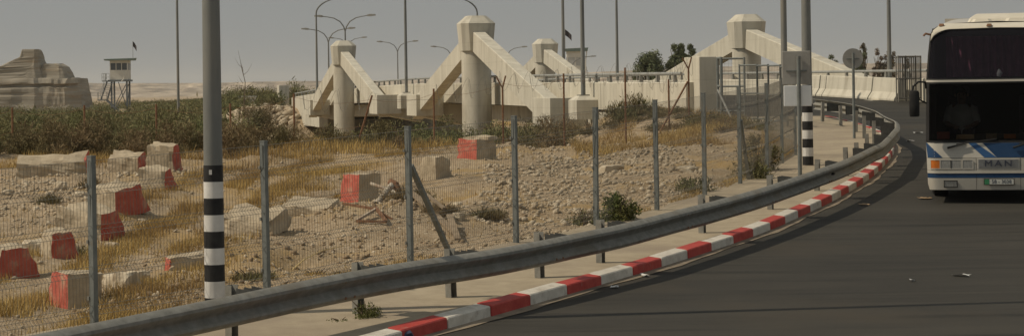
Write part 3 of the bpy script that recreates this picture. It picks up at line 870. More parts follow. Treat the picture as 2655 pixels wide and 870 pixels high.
for k in range(520):
    u = k / 519
    i = min(int(u * 6), 5); q = u * 6 - i
    a, b = hooks[5 + i + (1 if i > 0 else 0)][1], hooks[min(6 + i + (1 if i > 0 else 0), len(hooks) - 1)][1]
    c = a.lerp(b, q)
    ph = k * 0.62
    rr = 0.26 + 0.05 * math.sin(k * 0.37)
    pts.append(c - RO + Vector((0.5 * rr * math.sin(ph * 0.5), rr * math.cos(ph) * 0.5, -0.15 + rr * math.sin(ph))))
m.tube(pts, 0.004, 3, cap=False)
m.build('wire_coil', M_galv, rf)

# ------------------------------------------------------------------ gate and cage by the bridge end
g = empty('mesh_gate', (6.1, 65.0, 2.55))
tag(g, 'grey tubular mesh gate panels between concrete pilaster and pavement', 'gate')
def frame_panel(p, q, z0, z1, parent, mid=True, name='gate_frame', r=0.028, wires=True, matf=M_fencegrey, sp=0.11):
    p, q = Vector((*p, 0)), Vector((*q, 0))
    m = MB()
    for e in (p, q): m.tube([e + Vector((0, 0, z0)), e + Vector((0, 0, z1))], r, 8)
    for z in ([z0 + 0.12, z1 - 0.03] + ([(z0 + z1) / 2] if mid else [])):
        m.tube([p + Vector((0, 0, z)), q + Vector((0, 0, z))], r * 0.85, 8)
    o = m.build(name, matf, parent, smooth=True)
    if wires:
        w = MB()
        L = (q - p).length
        for k in range(1, int(L / sp)):
            c = p.lerp(q, k * sp / L)
            w.tube([c + Vector((0, 0, z0 + 0.12)), c + Vector((0, 0, z1 - 0.03))], 0.003, 3, cap=False)
        for k in range(1, int((z1 - z0) / sp)):
            w.tube([p + Vector((0, 0, z0 + 0.1 + k * sp)), q + Vector((0, 0, z0 + 0.1 + k * sp))], 0.003, 3, cap=False)
        w.build('wire_mesh', M_wire, o, fix=False)
    return o
frame_panel((0.02, 0.0), (0.10, -0.3), 0.0, 1.72, g, name='gate_leaf', r=0.045)
frame_panel((0.10, -0.3), (0.75, -0.6), 0.0, 1.70, g, name='gate_leaf', r=0.032)
frame_panel((0.46, -2.0), (0.90, -2.6), -0.2, 1.48, g)
frame_panel((0.90, -2.6), (1.10, -3.6), -0.2, 1.46, g)
frame_panel((1.10, -3.6), (1.34, -4.4), -0.25, 1.44, g)
frame_panel((1.34, -4.4), (1.40, -5.4), -0.25, 1.40, g)
MB().tube([(0.0, -0.2, 0.75), (0.34, -1.0, -0.15)], 0.03, 7).build('brace', M_galv_pale, g)
tt, ww = 3.2, 9.55
cx, cy = BW(6.9, 9.85)
cg = empty('steel_cage', (cx, cy, deck_z(6.9, 9.85)))
cg.scale = (0.78, 0.9, 0.94)
tag(cg, 'tall folded steel grille cage at the end of the jersey barriers', 'cage')
M_cage = mat('brown_grey_steel', (0.19, 0.175, 0.15), (0.27, 0.25, 0.215), 6.0, 0.8, metal=0.2)
cage_pts = [(-0.52, -0.2), (-0.16, -0.05), (0.30, 0.1), (0.62, 0.5)]
for a, b in zip(cage_pts, cage_pts[1:]):
    o = frame_panel(a, b, 0.05, 1.72, cg, wires=False, name='grille_leaf', r=0.03, matf=M_cage)
    n = 6
    for k in range(1, n):
        u = k / n
        x, y = a[0] + (b[0] - a[0]) * u, a[1] + (b[1] - a[1]) * u
        MB().box(x - 0.011, x + 0.011, y - 0.011, y + 0.011, 0.17, 1.68).build('bar', M_cage, o)
o = frame_panel((-0.52, 0.25), (0.30, 0.45), 0.05, 1.70, cg, wires=False, name='grille_leaf', r=0.03, matf=M_cage)
for k in range(1, 8):
    u = k / 8
    MB().box(-0.52 + 0.82 * u - 0.02, -0.52 + 0.82 * u + 0.02, 0.25 + 0.2 * u - 0.01, 0.25 + 0.2 * u + 0.01, 0.17, 1.66).build('bar', M_cage, o)
rk = MB().box(-0.9, 0.9, -0.08, 0.08, -0.05, 0.12)
o = rk.build('red_kerb_block', M_kerb_red, loc=(14.3, 70.6, SL * 70.6 + 0.06), rot=(0, 0, R(-50)), bevel=0.02)
tag(o, 'red painted kerb block behind the coach mirror', 'kerb block')

# ------------------------------------------------------------------ jersey barriers
def jersey(t0, t1, wc, label, skew=0.0):
    x0, y0 = BW(t0, wc); x1, y1 = BW(t1, wc - skew)
    L = math.hypot(x1 - x0, y1 - y0)
    prof = [(-0.30, 0), (0.30, 0), (0.30, 0.07), (0.15, 0.30), (0.095, 0.77), (0.08, 0.79), (-0.08, 0.79), (-0.095, 0.77), (-0.15, 0.30), (-0.30, 0.07)]
    m = MB().loft([[(a, q, b) for a, b in prof] for q in np.linspace(0, L, 7)])
    z0, z1 = deck_z(t0, wc), deck_z(t1, wc)
    o = m.build('jersey_barrier', M_concrete, loc=(x0, y0, z0 + 0.005), rot=(math.atan2(z1 - z0, L), 0, math.atan2(-(x1 - x0), y1 - y0)), bevel=0.012)
    tag(o, label, 'barrier', 'jersey barriers along the bridge approach')
jersey(8.0, 10.42, 10.02, 'jersey barrier nearest the steel cage, its base chipped', 0.0)
jersey(10.48, 15.0, 10.0, 'long jersey barrier behind the round sign post', 0.05)
jersey(15.07, 15.62, 9.95, 'short jersey barrier piece between two long ones', 0.01)
jersey(15.70, 20.2, 9.93, 'jersey barrier farthest up, beside the banded pole', 0.1)

# ------------------------------------------------------------------ watchtowers
def flag(parent, x, y, z0, h, fw, fh):
    MB().tube([(x, y, z0), (x, y, z0 + h)], 0.03, 6).build('flag_staff', M_galv_pale, parent)
    P = [[(x + 0.03 + fw * u, y + 0.12 * math.sin(u * 5), z0 + h - 0.05 - fh * v - 0.65 * fh * u * (1 + 0.5 * u)) for u in np.linspace(0, 1, 7)] for v in np.linspace(0, 1, 5)]
    m = MB().grid(P)
    m.grid([[(a, b + 0.012, c) for a, b, c in row] for row in P])
    m.build('flag', mat('dark_flag_cloth', (0.03, 0.028, 0.03), (0.07, 0.05, 0.05), 3.0, 0.9), parent)

t = empty('watchtower', (-53.7, 300, 0.6))
tag(t, 'white cabin watchtower on steel legs with an outside stair and flag', 'watchtower')
F0 = 4.65                                               # cabin floor
for sx in (-1.05, 1.05):
    for sy in (-1.05, 1.05):
        MB().box(sx - 0.11, sx + 0.11, sy - 0.11, sy + 0.11, -0.6, F0).build('leg', M_towersteel, t)
for a, b in (((-1.05, -1.05), (1.05, -1.05)), ((1.05, -1.05), (1.05, 1.05)), ((-1.05, 1.05), (1.05, 1.05))):
    MB().bar((*a, 0.6), (*b, F0 - 0.2), 0.09, 0.09).build('brace', M_towersteel, t)
MB().bar((1.05, -1.05, 0.9), (-0.1, -1.05, F0 - 0.1), 0.10, 0.10).build('brace', M_towersteel, t)
MB().box(-1.5, 1.45, -1.3, 1.3, F0 - 0.02, F0 + 0.22).build('platform', M_towersteel, t)
cb = MB().box(-1.22, 1.22, -1.22, 1.22, F0 + 0.22, F0 + 1.55)
cb.box(-1.22, 1.22, -1.22, 1.22, F0 + 2.5, F0 + 2.85)
for sx in (-1.22, -0.42, 0.34, 1.12):
    cb.box(sx, sx + 0.10, -1.22, -1.12, F0 + 1.55, F0 + 2.5)
    cb.box(sx, sx + 0.10, 1.12, 1.22, F0 + 1.55, F0 + 2.5)
for sy in (-1.12, -0.05, 1.02):
    cb.box(-1.22, -1.12, sy, sy + 0.10, F0 + 1.55, F0 + 2.5)
    cb.box(1.12, 1.22, sy, sy + 0.10, F0 + 1.55, F0 + 2.5)
cb.build('cabin', M_cream, t)
for x0, x1 in ((-1.12, -0.42), (-0.32, 0.34), (0.44, 1.12)):
    MB().box(x0, x1, -1.18, -1.15, F0 + 1.55, F0 + 2.5).build('window', M_towerglass, t)
    MB().box(x0, x1, 1.15, 1.18, F0 + 1.55, F0 + 2.5).build('window', M_towerglass, t)
for y0, y1 in ((-1.02, -0.05), (0.05, 1.02)):
    MB().box(1.15, 1.18, y0, y1, F0 + 1.55, F0 + 2.5).build('window', M_towerglass, t)
    MB().box(-1.18, -1.15, y0, y1, F0 + 1.55, F0 + 2.5).build('window', M_towerglass, t)
MB().loft([[(-1.85, -1.8, F0 + 2.85), (1.85, -1.8, F0 + 2.85), (1.85, 1.8, F0 + 2.85), (-1.85, 1.8, F0 + 2.85)], [(-1.95, -1.9, F0 + 3.05), (1.95, -1.9, F0 + 3.12), (1.95, 1.9, F0 + 3.22), (-1.95, 1.9, F0 + 3.15)]]).build('roof', M_teal, t)
st = MB()
st.bar((0.9, -1.75, -0.1), (-1.5, -1.75, 2.1), 0.07, 0.22); st.bar((0.9, -2.45, -0.1), (-1.5, -2.45, 2.1), 0.07, 0.22)
st.bar((-2.4, -1.7, 2.2), (-1.6, -1.1, F0 + 0.1), 0.07, 0.2); st.bar((-1.5, -1.7, 2.2), (-0.9, -1.1, F0 + 0.1), 0.07, 0.2)
stair = st.build('stair', M_towersteel, t)
for k in range(10):
    u = (k + 0.5) / 10
    x, z = 0.9 - 2.4 * u, -0.1 + 2.2 * u
    MB().box(x - 0.13, x + 0.13, -2.42, -1.78, z, z + 0.05).build('tread', M_galv_pale, stair)
for k in range(9):
    u = (k + 0.5) / 9
    x, y, z = -2.35 + 0.8 * u, -1.75 + 0.6 * u, 2.2 + (F0 - 2.1) * u
    MB().box(x, x + 0.9, y - 0.13, y + 0.13, z, z + 0.05).build('tread', M_galv_pale, stair)
MB().box(-2.7, -1.4, -2.5, -1.5, 2.05, 2.2).build('landing', M_towersteel, t)
MB().box(-2.3, -1.25, -1.3, 1.0, F0 + 0.0, F0 + 0.12).build('balcony', M_towersteel, t)
hr = MB()
for p, q in (((-2.7, -2.5, 2.2), (-2.7, -1.5, 2.2)), ((-2.7, -2.5, 2.2), (-1.4, -2.5, 2.2)), ((-2.3, -1.3, F0 + .1), (-2.3, 1.0, F0 + .1)), ((-2.3, -1.3, F0 + .1), (-1.3, -1.3, F0 + .1)), ((0.9, -2.45, 0.0), (-1.5, -2.45, 2.2)), ((-2.42, -1.75, 2.2), (-1.7, -1.15, F0 + 0.1))):
    p, q = Vector(p), Vector(q)
    for h in (0.5, 1.0):
        hr.tube([p + Vector((0, 0, h)), q + Vector((0, 0, h))], 0.028, 5)
    for u in (0, 0.5, 1):
        c = p.lerp(q, u)
        hr.tube([c, c + Vector((0, 0, 1.0))], 0.028, 5)
hr.build('handrail', M_galv_pale, t)
MB().tube([(0.75, -1.5, F0 + 1.2), (0.75, -1.6, F0 + 0.4), (0.55, -1.7, F0 + 0.1), (0.4, -1.7, F0)], 0.06, 6).build('floodlight_bracket', M_cream, t)
flag(t, 1.75, 0.0, F0 + 3.1, 2.4, 0.5, 0.7)

t = empty('far_watchtower', (7.6, 260, 0.5))
tag(t, 'far watchtower with a teal roof behind the far right pylon', 'watchtower')
for sx in (-0.9, 0.9):
    for sy in (-0.9, 0.9):
        MB().box(sx - 0.12, sx + 0.12, sy - 0.12, sy + 0.12, -0.8, 4.6).build('leg', M_towersteel, t)
cb = MB().box(-1.05, 1.05, -1.05, 1.05, 4.4, 5.6)
cb.box(-1.05, 1.05, -1.05, 1.05, 6.6, 7.3)
for sx in (-1.05, -0.1, 0.93):
    cb.box(sx, sx + 0.12, -1.05, -0.95, 5.6, 6.6); cb.box(sx, sx + 0.12, 0.95, 1.05, 5.6, 6.6)
cb.build('cabin', M_cream, t)
MB().box(-1.0, -0.93, -0.95, 0.95, 5.6, 6.6).build('window', M_towerglass, t)
MB().box(-0.93, 0.93, -1.02, -0.99, 5.6, 6.6).build('window', mat('pale_tower_glass', (0.45, 0.46, 0.44), (0.55, 0.55, 0.52), 1.0, 0.2), t)
MB().box(0.95, 1.0, -0.95, 0.95, 5.6, 6.6).build('window', M_towerglass, t)
MB().loft([[(-1.35, -1.3, 7.3), (1.4, -1.3, 7.3), (1.4, 1.3, 7.3), (-1.35, 1.3, 7.3)], [(-1.42, -1.4, 7.62), (1.5, -1.4, 7.72), (1.5, 1.4, 7.72), (-1.42, 1.4, 7.62)]]).build('roof', M_teal, t)
MB().tube([(1.3, -1.2, 7.3), (1.15, -1.2, 6.0), (1.15, -1.2, 2.0)], 0.07, 6).build('downpipe', M_cream, t)
flag(t, -1.2, 0.5, 7.6, 2.4, 0.75, 0.7)

t = empty('white_hut', (-23.0, 190, lz(-23, 190)))
tag(t, 'tiny white hut on the far bank above the riprap', 'hut')
hz0 = 2.45 - lz(-23, 190)
MB().box(-0.7, 0.7, -0.6, 0.6, -0.2, hz0 + 0.62).build('wall', M_cream, t)
MB().box(-0.78, 0.78, -0.68, 0.68, hz0 + 0.62, hz0 + 0.70).build('roof', M_signpale, t)
MB().box(0.1, 0.45, -0.63, -0.59, hz0 - 0.5, hz0 + 0.4).build('door', M_towersteel, t)

# ------------------------------------------------------------------ broken concrete blocks
def block(loc, yaw, dims, label, red=(), tilt=(0, 0), sink=0.06, seed=0, rough=0.022, top_shift=0.0):
    """dims: length along local y, bottom width, top width, height; red: faces painted (-x,+x,-y,+y)"""
    L, wb, wt, h = dims
    rnd = random.Random(seed + 91)
    n = 7
    m = MB()
    def P(u, v, w):             # u across, v along, w up in 0..1
        half = (wb + (wt - wb) * w) / 2
        hx_ = half * (2 * u - 1) + top_shift * w
        return Vector((hx_, L * (v - 0.5) * (1 - 0.08 * w), h * w))
    g = np.linspace(0, 1, n)
    faces = {'-x': lambda a, b: P(0, a, b), '+x': lambda a, b: P(1, a, b), '-y': lambda a, b: P(a, 0, b), '+y': lambda a, b: P(a, 1, b), 'top': lambda a, b: P(a, b, 1), 'bot': lambda a, b: P(a, b, 0)}
    for k, fn in faces.items():
        m.grid([[fn(a, b) for a in g] for b in g], 1 if k in red else 0)
    me = m.mesh('concrete_block', [M_concrete_old, M_redpaint])
    bm = bmesh.new(); bm.from_mesh(me)
    bmesh.ops.remove_doubles(bm, verts=bm.verts, dist=1e-4)
    bmesh.ops.recalc_face_normals(bm, faces=bm.faces)
    for v in bm.verts:
        c = v.co
        e = (abs(c.x) > 0.44 * (wb + (wt - wb) * c.z / h)) + (abs(c.y) > 0.44 * L) + (c.z > 0.93 * h)
        q = float(vnoise(c.x * 7 + seed * 3.1, c.y * 7 + c.z * 5.3 + seed, 5)) + 0.6 * float(vnoise(c.x * 17 + seed, c.y * 17 + c.z * 13, 8))
        amp = rough * (1.0 + (1.3 if e >= 2 else 0))
        v.co += v.normal * (q * amp * 1.6 - (0.012 if e >= 2 else 0))
    bm.to_mesh(me); bm.free()
    o = bpy.data.objects.new('concrete_block', me)
    o.rotation_euler = Euler((R(tilt[0]), R(tilt[1]), R(yaw)))
    # rest the lowest corner a little below the ground
    rot = o.rotation_euler.to_matrix()
    low = min((rot @ v.co).z for v in me.vertices)
    o.location = (loc[0], loc[1], lz(*loc) - low - sink)
    link(o)
    tag(o, label, 'concrete block', 'broken concrete blocks beyond the fence')
    return o
block((-9.55, 45.4), 96, (1.50, 0.80, 0.55, 0.36), 'long pale broken slab with red right end, farthest left', ('-y',), (0, -22), 0.08, 1, 0.04)
block((-8.10, 45.9), 84, (0.72, 0.85, 0.60, 0.34), 'low whitish block with a red right end behind the fence post', ('-y',), (0, -14), 0.04, 2)
block((-7.22, 45.2), 80, (0.62, 0.66, 0.42, 0.60), 'tilted block with red right side, uppermost of the left row', ('-y',), (3, -10), 0.06, 3)
block((-6.72, 41.2), 76, (0.58, 0.62, 0.30, 0.44), 'pale block with narrow red right side, second in the left row', ('-y',), (4, -14), 0.10, 4)
block((-6.58, 36.6), 44, (0.72, 0.74, 0.52, 0.50), 'block with a big dark red end and a pale sloping top', ('-y',), (6, -14), 0.12, 5)
block((-6.32, 32.7), 58, (0.90, 0.60, 0.42, 0.44), 'long tilted block, red right half, half hidden by a fence post', ('-y',), (7, -12), 0.12, 6, 0.035)
block((-6.24, 30.1), 28, (0.50, 0.48, 0.28, 0.44), 'small block with a leaning red end, near the left edge', ('-y',), (5, -8), 0.09, 7)
block((-6.55, 28.4), 30, (0.60, 0.62, 0.36, 0.44), 'red-ended block cut off by the left edge', ('-y',), (4, -3), 0.07, 8)
block((-5.10, 25.35), 36, (0.52, 0.44, 0.44, 0.44), 'cube-like block in front with bright red left face', ('-x',), (2, 2), 0.03, 9, 0.012)
block((-4.28, 28.5), -62, (0.55, 0.24, 0.22, 0.20), 'small fallen block with a bright red left tip', ('-y',), (3, 5), 0.02, 10)
block((-3.84, 32.5), 70, (0.85, 0.75, 0.55, 0.26), 'flat pale slab just right of the banded pole', (), (4, -16), 0.06, 11, 0.035)
block((-3.30, 35.5), 74, (0.88, 0.72, 0.62, 0.24), 'flat pale slab resting on the track edge, right of the fence post', (), (3, -14), 0.04, 12, 0.02)
block((-2.74, 39.1), 40, (0.58, 0.52, 0.46, 0.52), 'block with bright red left face beside the pipe scrap', ('-x',), (0, 2), 0.03, 13, 0.016)
block((-1.50, 42.7), 42, (0.46, 0.42, 0.40, 0.46), 'bare grey block in the middle, no paint', (), (0, 0), 0.03, 14)
block((-0.78, 48.2), 38, (0.72, 0.60, 0.50, 0.50), 'farthest red-faced block, nearest the bridge pylons', ('-x',), (0, -3), 0.03, 15, 0.02)
block((-0.70, 48.25), 60, (0.70, 0.50, 0.46, 0.07), 'thin broken plate lying on the farthest red-faced block', (), (0, -3), -0.47, 16, 0.02)

# ------------------------------------------------------------------ loose rocks
M_rock = mat('limestone', (0.42, 0.35, 0.25), (0.60, 0.52, 0.39), 5.0, 1.0, 0.5, 20, c3=(0.30, 0.23, 0.15), s3=2.0, w3=(0.5, 0.75))
def rock(loc, size, label, seed, group='loose boulders beyond the fence'):
    bm = bmesh.new()
    bmesh.ops.create_icosphere(bm, subdivisions=3, radius=1)
    for v in bm.verts:
        c = v.co.copy()
        q = float(vnoise(c.x * 1.7 + seed * 5.7, c.y * 1.7 + c.z * 2.3 + seed, 2)) + 0.5 * float(vnoise(c.x * 4 + seed, c.y * 4 + c.z * 3.3, 6))
        v.co = c * (1 + 0.65 * q)
        for ax in range(3):
            v.co[ax] = max(-0.8, min(0.8, v.co[ax]))
        v.co = Vector((v.co.x * size[0], v.co.y * size[1], v.co.z * size[2]))
    me = bpy.data.meshes.new('boulder'); bm.to_mesh(me); bm.free()
    me.materials.append(M_rock)
    o = link(bpy.data.objects.new('boulder', me))
    o.location = (loc[0], loc[1], lz(*loc) + size[2] * 0.42)
    o.rotation_euler = (0, 0, seed * 1.3)
    tag(o, label, 'boulder', group)
for loc, size, lb, sd in (((-7.83, 39.6), (0.17, 0.14, 0.12), 'rounded pale boulder on the gravel above the red blocks', 1), ((-4.83, 26.9), (0.24, 0.2, 0.20), 'jagged grey boulder right of the first fence post', 2),
                          ((-5.05, 27.4), (0.13, 0.12, 0.12), 'whitish stone on top of the small rubble heap', 3), ((-5.0, 26.95), (0.09, 0.09, 0.07), 'small stone at the left of the rubble heap', 4),
                          ((-4.68, 27.5), (0.12, 0.1, 0.1), 'pale stone behind the jagged grey boulder', 5), ((-6.75, 31.2), (0.42, 0.30, 0.16), 'flat pale boulder behind the small leaning red block', 6),
                          ((-5.75, 31.3), (0.12, 0.1, 0.09), 'stone in front of the long tilted red block', 7), ((-0.86, 33.5), (0.12, 0.10, 0.09), 'pale angular stone right of the scrap boards', 8),
                          ((-0.98, 38.0), (0.11, 0.1, 0.07), 'pale stone right of the pipe scrap', 9), ((2.05, 45.8), (0.3, 0.26, 0.15), 'pale boulder at the top of the stony slope', 10),
                          ((-8.55, 41.3), (0.16, 0.15, 0.14), 'square stone beside the dry tuft on the left gravel', 11), ((-3.95, 31.6), (0.16, 0.12, 0.07), 'stone at the foot of the flat slab by the pole', 12),
                          ((3.55, 44.4), (0.3, 0.22, 0.1), 'flat boulder on the right stony slope', 13), ((-3.08, 24.7), (0.10, 0.1, 0.06), 'stone beside the foot of the banded pole', 14),
                          ((-1.05, 31.2), (0.10, 0.08, 0.07), 'stone by the foot of the leaning brace', 15), ((-6.05, 35.6), (0.1, 0.08, 0.06), 'stone below the big red-ended block', 16)):
    rock(loc, size, lb, sd)

# ------------------------------------------------------------------ scrap: pipes, frame, boards
M_pipe = mat('chalky_white_pipe', (0.40, 0.35, 0.27), (0.54, 0.49, 0.40), 6.0, 0.8, c3=(0.25, 0.16, 0.10), s3=5.0, w3=(0.45, 0.65))
M_wood = mat('weathered_wood', (0.20, 0.15, 0.10), (0.33, 0.26, 0.18), 5.0, 0.95, 0.4, 30, stretch=(1, 1, 3))
def up(p, dz): return Vector((p[0], p[1], lz(p[0], p[1]) + dz))
a = up((-2.45, 37.6), 0.34); b = up((-1.62, 36.9), 0.16)
o = MB().tube([a, b], 0.03, 12).build('pipe', M_pipe, smooth=True); tag(o, 'thin white pipe lying across the scrap heap', 'pipe')
a = up((-2.02, 36.6), 0.34); b = up((-2.24, 35.6), 0.03)
m = MB().tube([a, b], 0.052, 16, cap=False); m.tube([b, a], 0.045, 16, cap=False)
o = m.build('pipe', M_pipe, smooth=True); tag(o, 'wide white pipe stub pointing down from the scrap heap', 'pipe')
mm = MB().tube([a + Vector((-0.04, 0.05, 0.04)), a + Vector((0.05, -0.05, -0.02)), a + Vector((0.12, -0.1, -0.12))], [0.06, 0.075, 0.04], 9)
o = mm.build('rusty_drum_end', M_rust, smooth=True); tag(o, 'rusty crumpled can at the end of the wide pipe', 'can')
sf = empty('scrap_metal', up((-2.08, 32.4), 0))
tag(sf, 'broken rusty frame lying in front of the pipe scrap', 'scrap frame')
for p, q, mt in (((-0.50, 0.7, 0.24), (0.05, 0.2, 0.17), M_rust), ((-0.24, -0.1, 0.03), (0.05, 0.22, 0.19), M_pipe), ((0.02, 0.25, 0.20), (0.20, -0.25, 0.02), M_rust), ((-0.24, -0.1, 0.02), (0.20, -0.25, 0.01), M_rust), ((0.05, 0.22, 0.14), (0.28, 0.1, 0.02), M_rust)):
    MB().bar(p, q, 0.045, 0.035).build('bar', mt, sf)
bd = [(((-1.75, 36.2), 0.25), ((-0.85, 31.4), 0.10), 0.10, 'long weathered board sloping down to the leaning brace'), (((-1.60, 36.0), 0.12), ((-1.05, 33.4), 0.06), 0.08, 'lower weathered board under the long one'),
      (((-1.70, 36.5), 0.30), ((-1.05, 33.0), 0.22), 0.05, 'thin batten lying over the boards'), (((-0.95, 32.3), 0.16), ((-0.80, 31.0), 0.05), 0.09, 'short broken board end by the brace foot')]
for (p, pz), (q, qz), wd, lb in bd:
    o = MB().bar(up(p, pz), up(q, qz), wd, 0.03).build('board', M_wood); tag(o, lb, 'board', 'weathered scrap boards')
tw = [(-2.9, 28.55), (-2.75, 28.6), (-2.55, 29.0), (-2.3, 29.6)]
o = MB().tube([up(p, 0.05 + 0.08 * i) for i, p in enumerate(tw)], [0.012, 0.010, 0.008, 0.005], 6).build('dry_stick', mat('straw_stick', (0.50, 0.38, 0.18), (0.60, 0.48, 0.25), 8, 0.95)); tag(o, 'long straw-coloured dry stick behind the guardrail', 'stick')

# ------------------------------------------------------------------ vegetation, stones (numpy-built)
def leaf_material(name, a, b, c, scale=1.3):
    return mat(name, a, b, scale, 0.9, 0, c3=c, s3=scale * 0.35, w3=(0.42, 0.65), spec=0.15, detail=8)
M_tam = leaf_material('tamarisk_leaves', (0.105, 0.118, 0.045), (0.20, 0.205, 0.090), (0.215, 0.175, 0.090), 0.55)
M_dry = leaf_material('dry_scrub_twigs', (0.17, 0.120, 0.064), (0.30, 0.22, 0.125), (0.145, 0.135, 0.062), 1.6)
M_tree = leaf_material('tree_leaves', (0.105, 0.125, 0.066), (0.18, 0.20, 0.11), (0.125, 0.14, 0.072), 0.9)
M_treered = leaf_material('russet_tree_leaves', (0.16, 0.125, 0.09), (0.25, 0.19, 0.14), (0.14, 0.135, 0.08), 0.9)
M_green = leaf_material('green_shrub_leaves', (0.050, 0.075, 0.022), (0.115, 0.140, 0.042), (0.150, 0.140, 0.050), 6.0)
M_olive = leaf_material('olive_bush_leaves', (0.115, 0.120, 0.045), (0.200, 0.190, 0.085), (0.190, 0.150, 0.075), 2.5)
M_bark = mat('grey_brown_bark', (0.10, 0.075, 0.05), (0.17, 0.13, 0.09), 6.0, 0.95)
M_straw = leaf_material('straw_grass', (0.42, 0.29, 0.10), (0.56, 0.41, 0.165), (0.31, 0.205, 0.085), 1.1)
M_stone = mat('pale_stone', (0.33, 0.265, 0.18), (0.58, 0.50, 0.375), 7.0, 1.0, 0.3, 30, c3=(0.33, 0.255, 0.165), s3=1.1, w3=(0.45, 0.7))

def leaf_quads(blobs, rng, upright=0.0):
    """blobs: list of (centre, radii, count, length, width). Quads spread through each blob, denser to the outside."""
    V, F, k = [], [], 0
    for c, r, n, ln, wd in blobs:
        d = rng.normal(size=(n, 3)); d /= np.linalg.norm(d, axis=1, keepdims=True)
        rad = rng.random(n) ** 0.42 * (1 + 0.16 * rng.normal(size=n))
        p = np.array(c) + d * rad[:, None] * np.array(r)
        a = d * 0.6 + rng.normal(size=(n, 3)) * 0.7; a[:, 2] += upright
        a /= np.linalg.norm(a, axis=1, keepdims=True)
        b = np.cross(a, rng.normal(size=(n, 3))); b /= np.linalg.norm(b, axis=1, keepdims=True)
        L = (ln * (0.5 + rng.random(n)))[:, None]; W = (wd * (0.6 + 0.8 * rng.random(n)))[:, None]
        q = np.stack([p - a * L * .5 - b * W * .3, p - a * L * .1 + b * W * .5, p + a * L * .5, p - a * L * .1 - b * W * .5], 1)
        V.append(q.reshape(-1, 3)); F.append(np.arange(k, k + 4 * n).reshape(-1, 4)); k += 4 * n
    return np.concatenate(V), np.concatenate(F)

def clump(x, y, z0, h, rad, n, ln, wd, rng, lobes=6):
    out = []
    for i in range(lobes):
        a = rng.random() * 6.283; q = rng.random() ** 0.6 * rad * 0.75
        hh = h * (0.45 + 0.55 * rng.random()) * (1 - 0.45 * (q / rad) ** 2)
        rr = rad * (0.34 + 0.28 * rng.random())
        cz = z0 + max(hh - rr * 0.8, hh * 0.45)
        out.append(((x + q * math.cos(a), y + q * math.sin(a), cz), (rr, rr, min(rr * 0.9, hh * 0.6)), n // lobes, ln, wd))
        out.append(((x + q * math.cos(a) * 0.8, y + q * math.sin(a) * 0.8, z0 + hh * 0.3), (rr * 0.9, rr * 0.9, hh * 0.33), n // lobes // 2, ln, wd))
    return out

rng = np.random.default_rng(5)
# brown scrub along the lip of the near bank
B = []
for x in np.concatenate([np.arange(-13.6, 2.8, 0.55), np.arange(-13.3, -6.2, 0.8)]):
    y = float(np.interp(x, [-14, -6, -3, 0, 3], [51.0, 51.6, 53.8, 58.5, 62.5])) + rng.uniform(-0.4, 1.8)
    h = float(np.interp(x, [-14, -9, -6.4, -5.2, -3.2, -1.0, 0.8, 3], [0.80, 0.95, 0.85, 0.75, 0.9, 0.85, 0.6, 0.5])) * rng.uniform(0.75, 1.25)
    x += rng.uniform(-0.3, 0.3)
    B += clump(x, y, lz(x, y) - 0.05, h, 0.62, 1900, 0.10, 0.016, rng)
for k in range(46):                                     # second row, down the slope and taller
    x = rng.uniform(-14.5, 2.0); y = float(np.interp(x, [-14, -6, -2, 2], [57.5, 59.5, 62, 65])) + rng.uniform(0, 5)
    if -8.8 < x < -5.8 and y > 56: continue
    if x < -8.5 and rng.random() < 0.55: continue
    h = float(np.interp(x, [-15, -9, -6, -3, 0, 2], [0.9, 1.0, 0.9, 1.45, 1.75, 1.3])) * rng.uniform(0.8, 1.15)
    if x > -4: h = max(0.35, min(h, 2.62 - lz(x, y)))
    B += clump(x, y, lz(x, y), h, 0.95, 2000, 0.12, 0.020, rng)
for k in range(34):                                     # low brush at the foot of the parapet wall and on the bank
    x = rng.uniform(0.8, 6.4); y = rng.uniform(60.5, 65.6) if x < 5.2 else rng.uniform(56, 62)
    B += clump(x, y, lz(x, y) - 0.03, rng.uniform(0.18, 0.38), 0.5, 800, 0.10, 0.014, rng)
V, F = leaf_quads(B, rng, 0.7)
o = np_obj('dry_scrub', V, F, M_dry)
tag(o, 'brown dry scrub along the lip of the bank below the bridge', kind='stuff')
# green tamarisk thicket on the flood plain
B = []
for k in range(95):
    y = rng.uniform(58, 92); x = -rng.uniform(0.135, 0.262) * y
    zt = 3.4 - float(np.interp(-x / y, [0.14, 0.17, 0.185, 0.26], [0.0025, 0.0030, 0.0052, 0.0050])) * y
    B += clump(x, y, lz(x, y), (zt - lz(x, y)) * rng.uniform(0.55, 1.08), rng.uniform(0.8, 1.5), 1700, 0.16, 0.030, rng)
for k in range(110):
    y = rng.uniform(64, 92); x = rng.uniform(-0.09, 0.012) * y
    B += clump(x, y, lz(x, y), min(rng.uniform(1.4, 2.6), 2.55 - lz(x, y)), 1.1, 700, 0.16, 0.03, rng)
V, F = leaf_quads(B, rng, 0.5)
o = np_obj('tamarisk_thicket', V, F, M_tam)
tag(o, 'green tamarisk thicket on the flood plain at the left', kind='stuff')
B = []
for k in range(420):
    y = 95 + 235 * rng.random() ** 1.3; x = -rng.uniform(0.128, 0.27) * y
    if abs(x + 53.7) < 4 and y > 285: continue
    zt = 3.4 - float(np.interp(-x / y, [0.125, 0.14, 0.165, 0.185, 0.26], [0.0022, 0.0020, 0.0028, 0.0046, 0.0046])) * y
    B += clump(x, y, lz(x, y), max(0.6, (zt - lz(x, y)) * rng.uniform(0.75, 1.0)), rng.uniform(1.6, 3.2), 620, 0.30, 0.065, rng, 5)
for k in range(130):
    y = rng.uniform(308, 430); x = -rng.uniform(0.12, 0.262) * y
    B += clump(x, y, lz(x, y), (3.4 - 0.0016 * y - lz(x, y)) * rng.uniform(0.75, 1.0), rng.uniform(2.0, 3.6), 420, 0.36, 0.08, rng, 5)
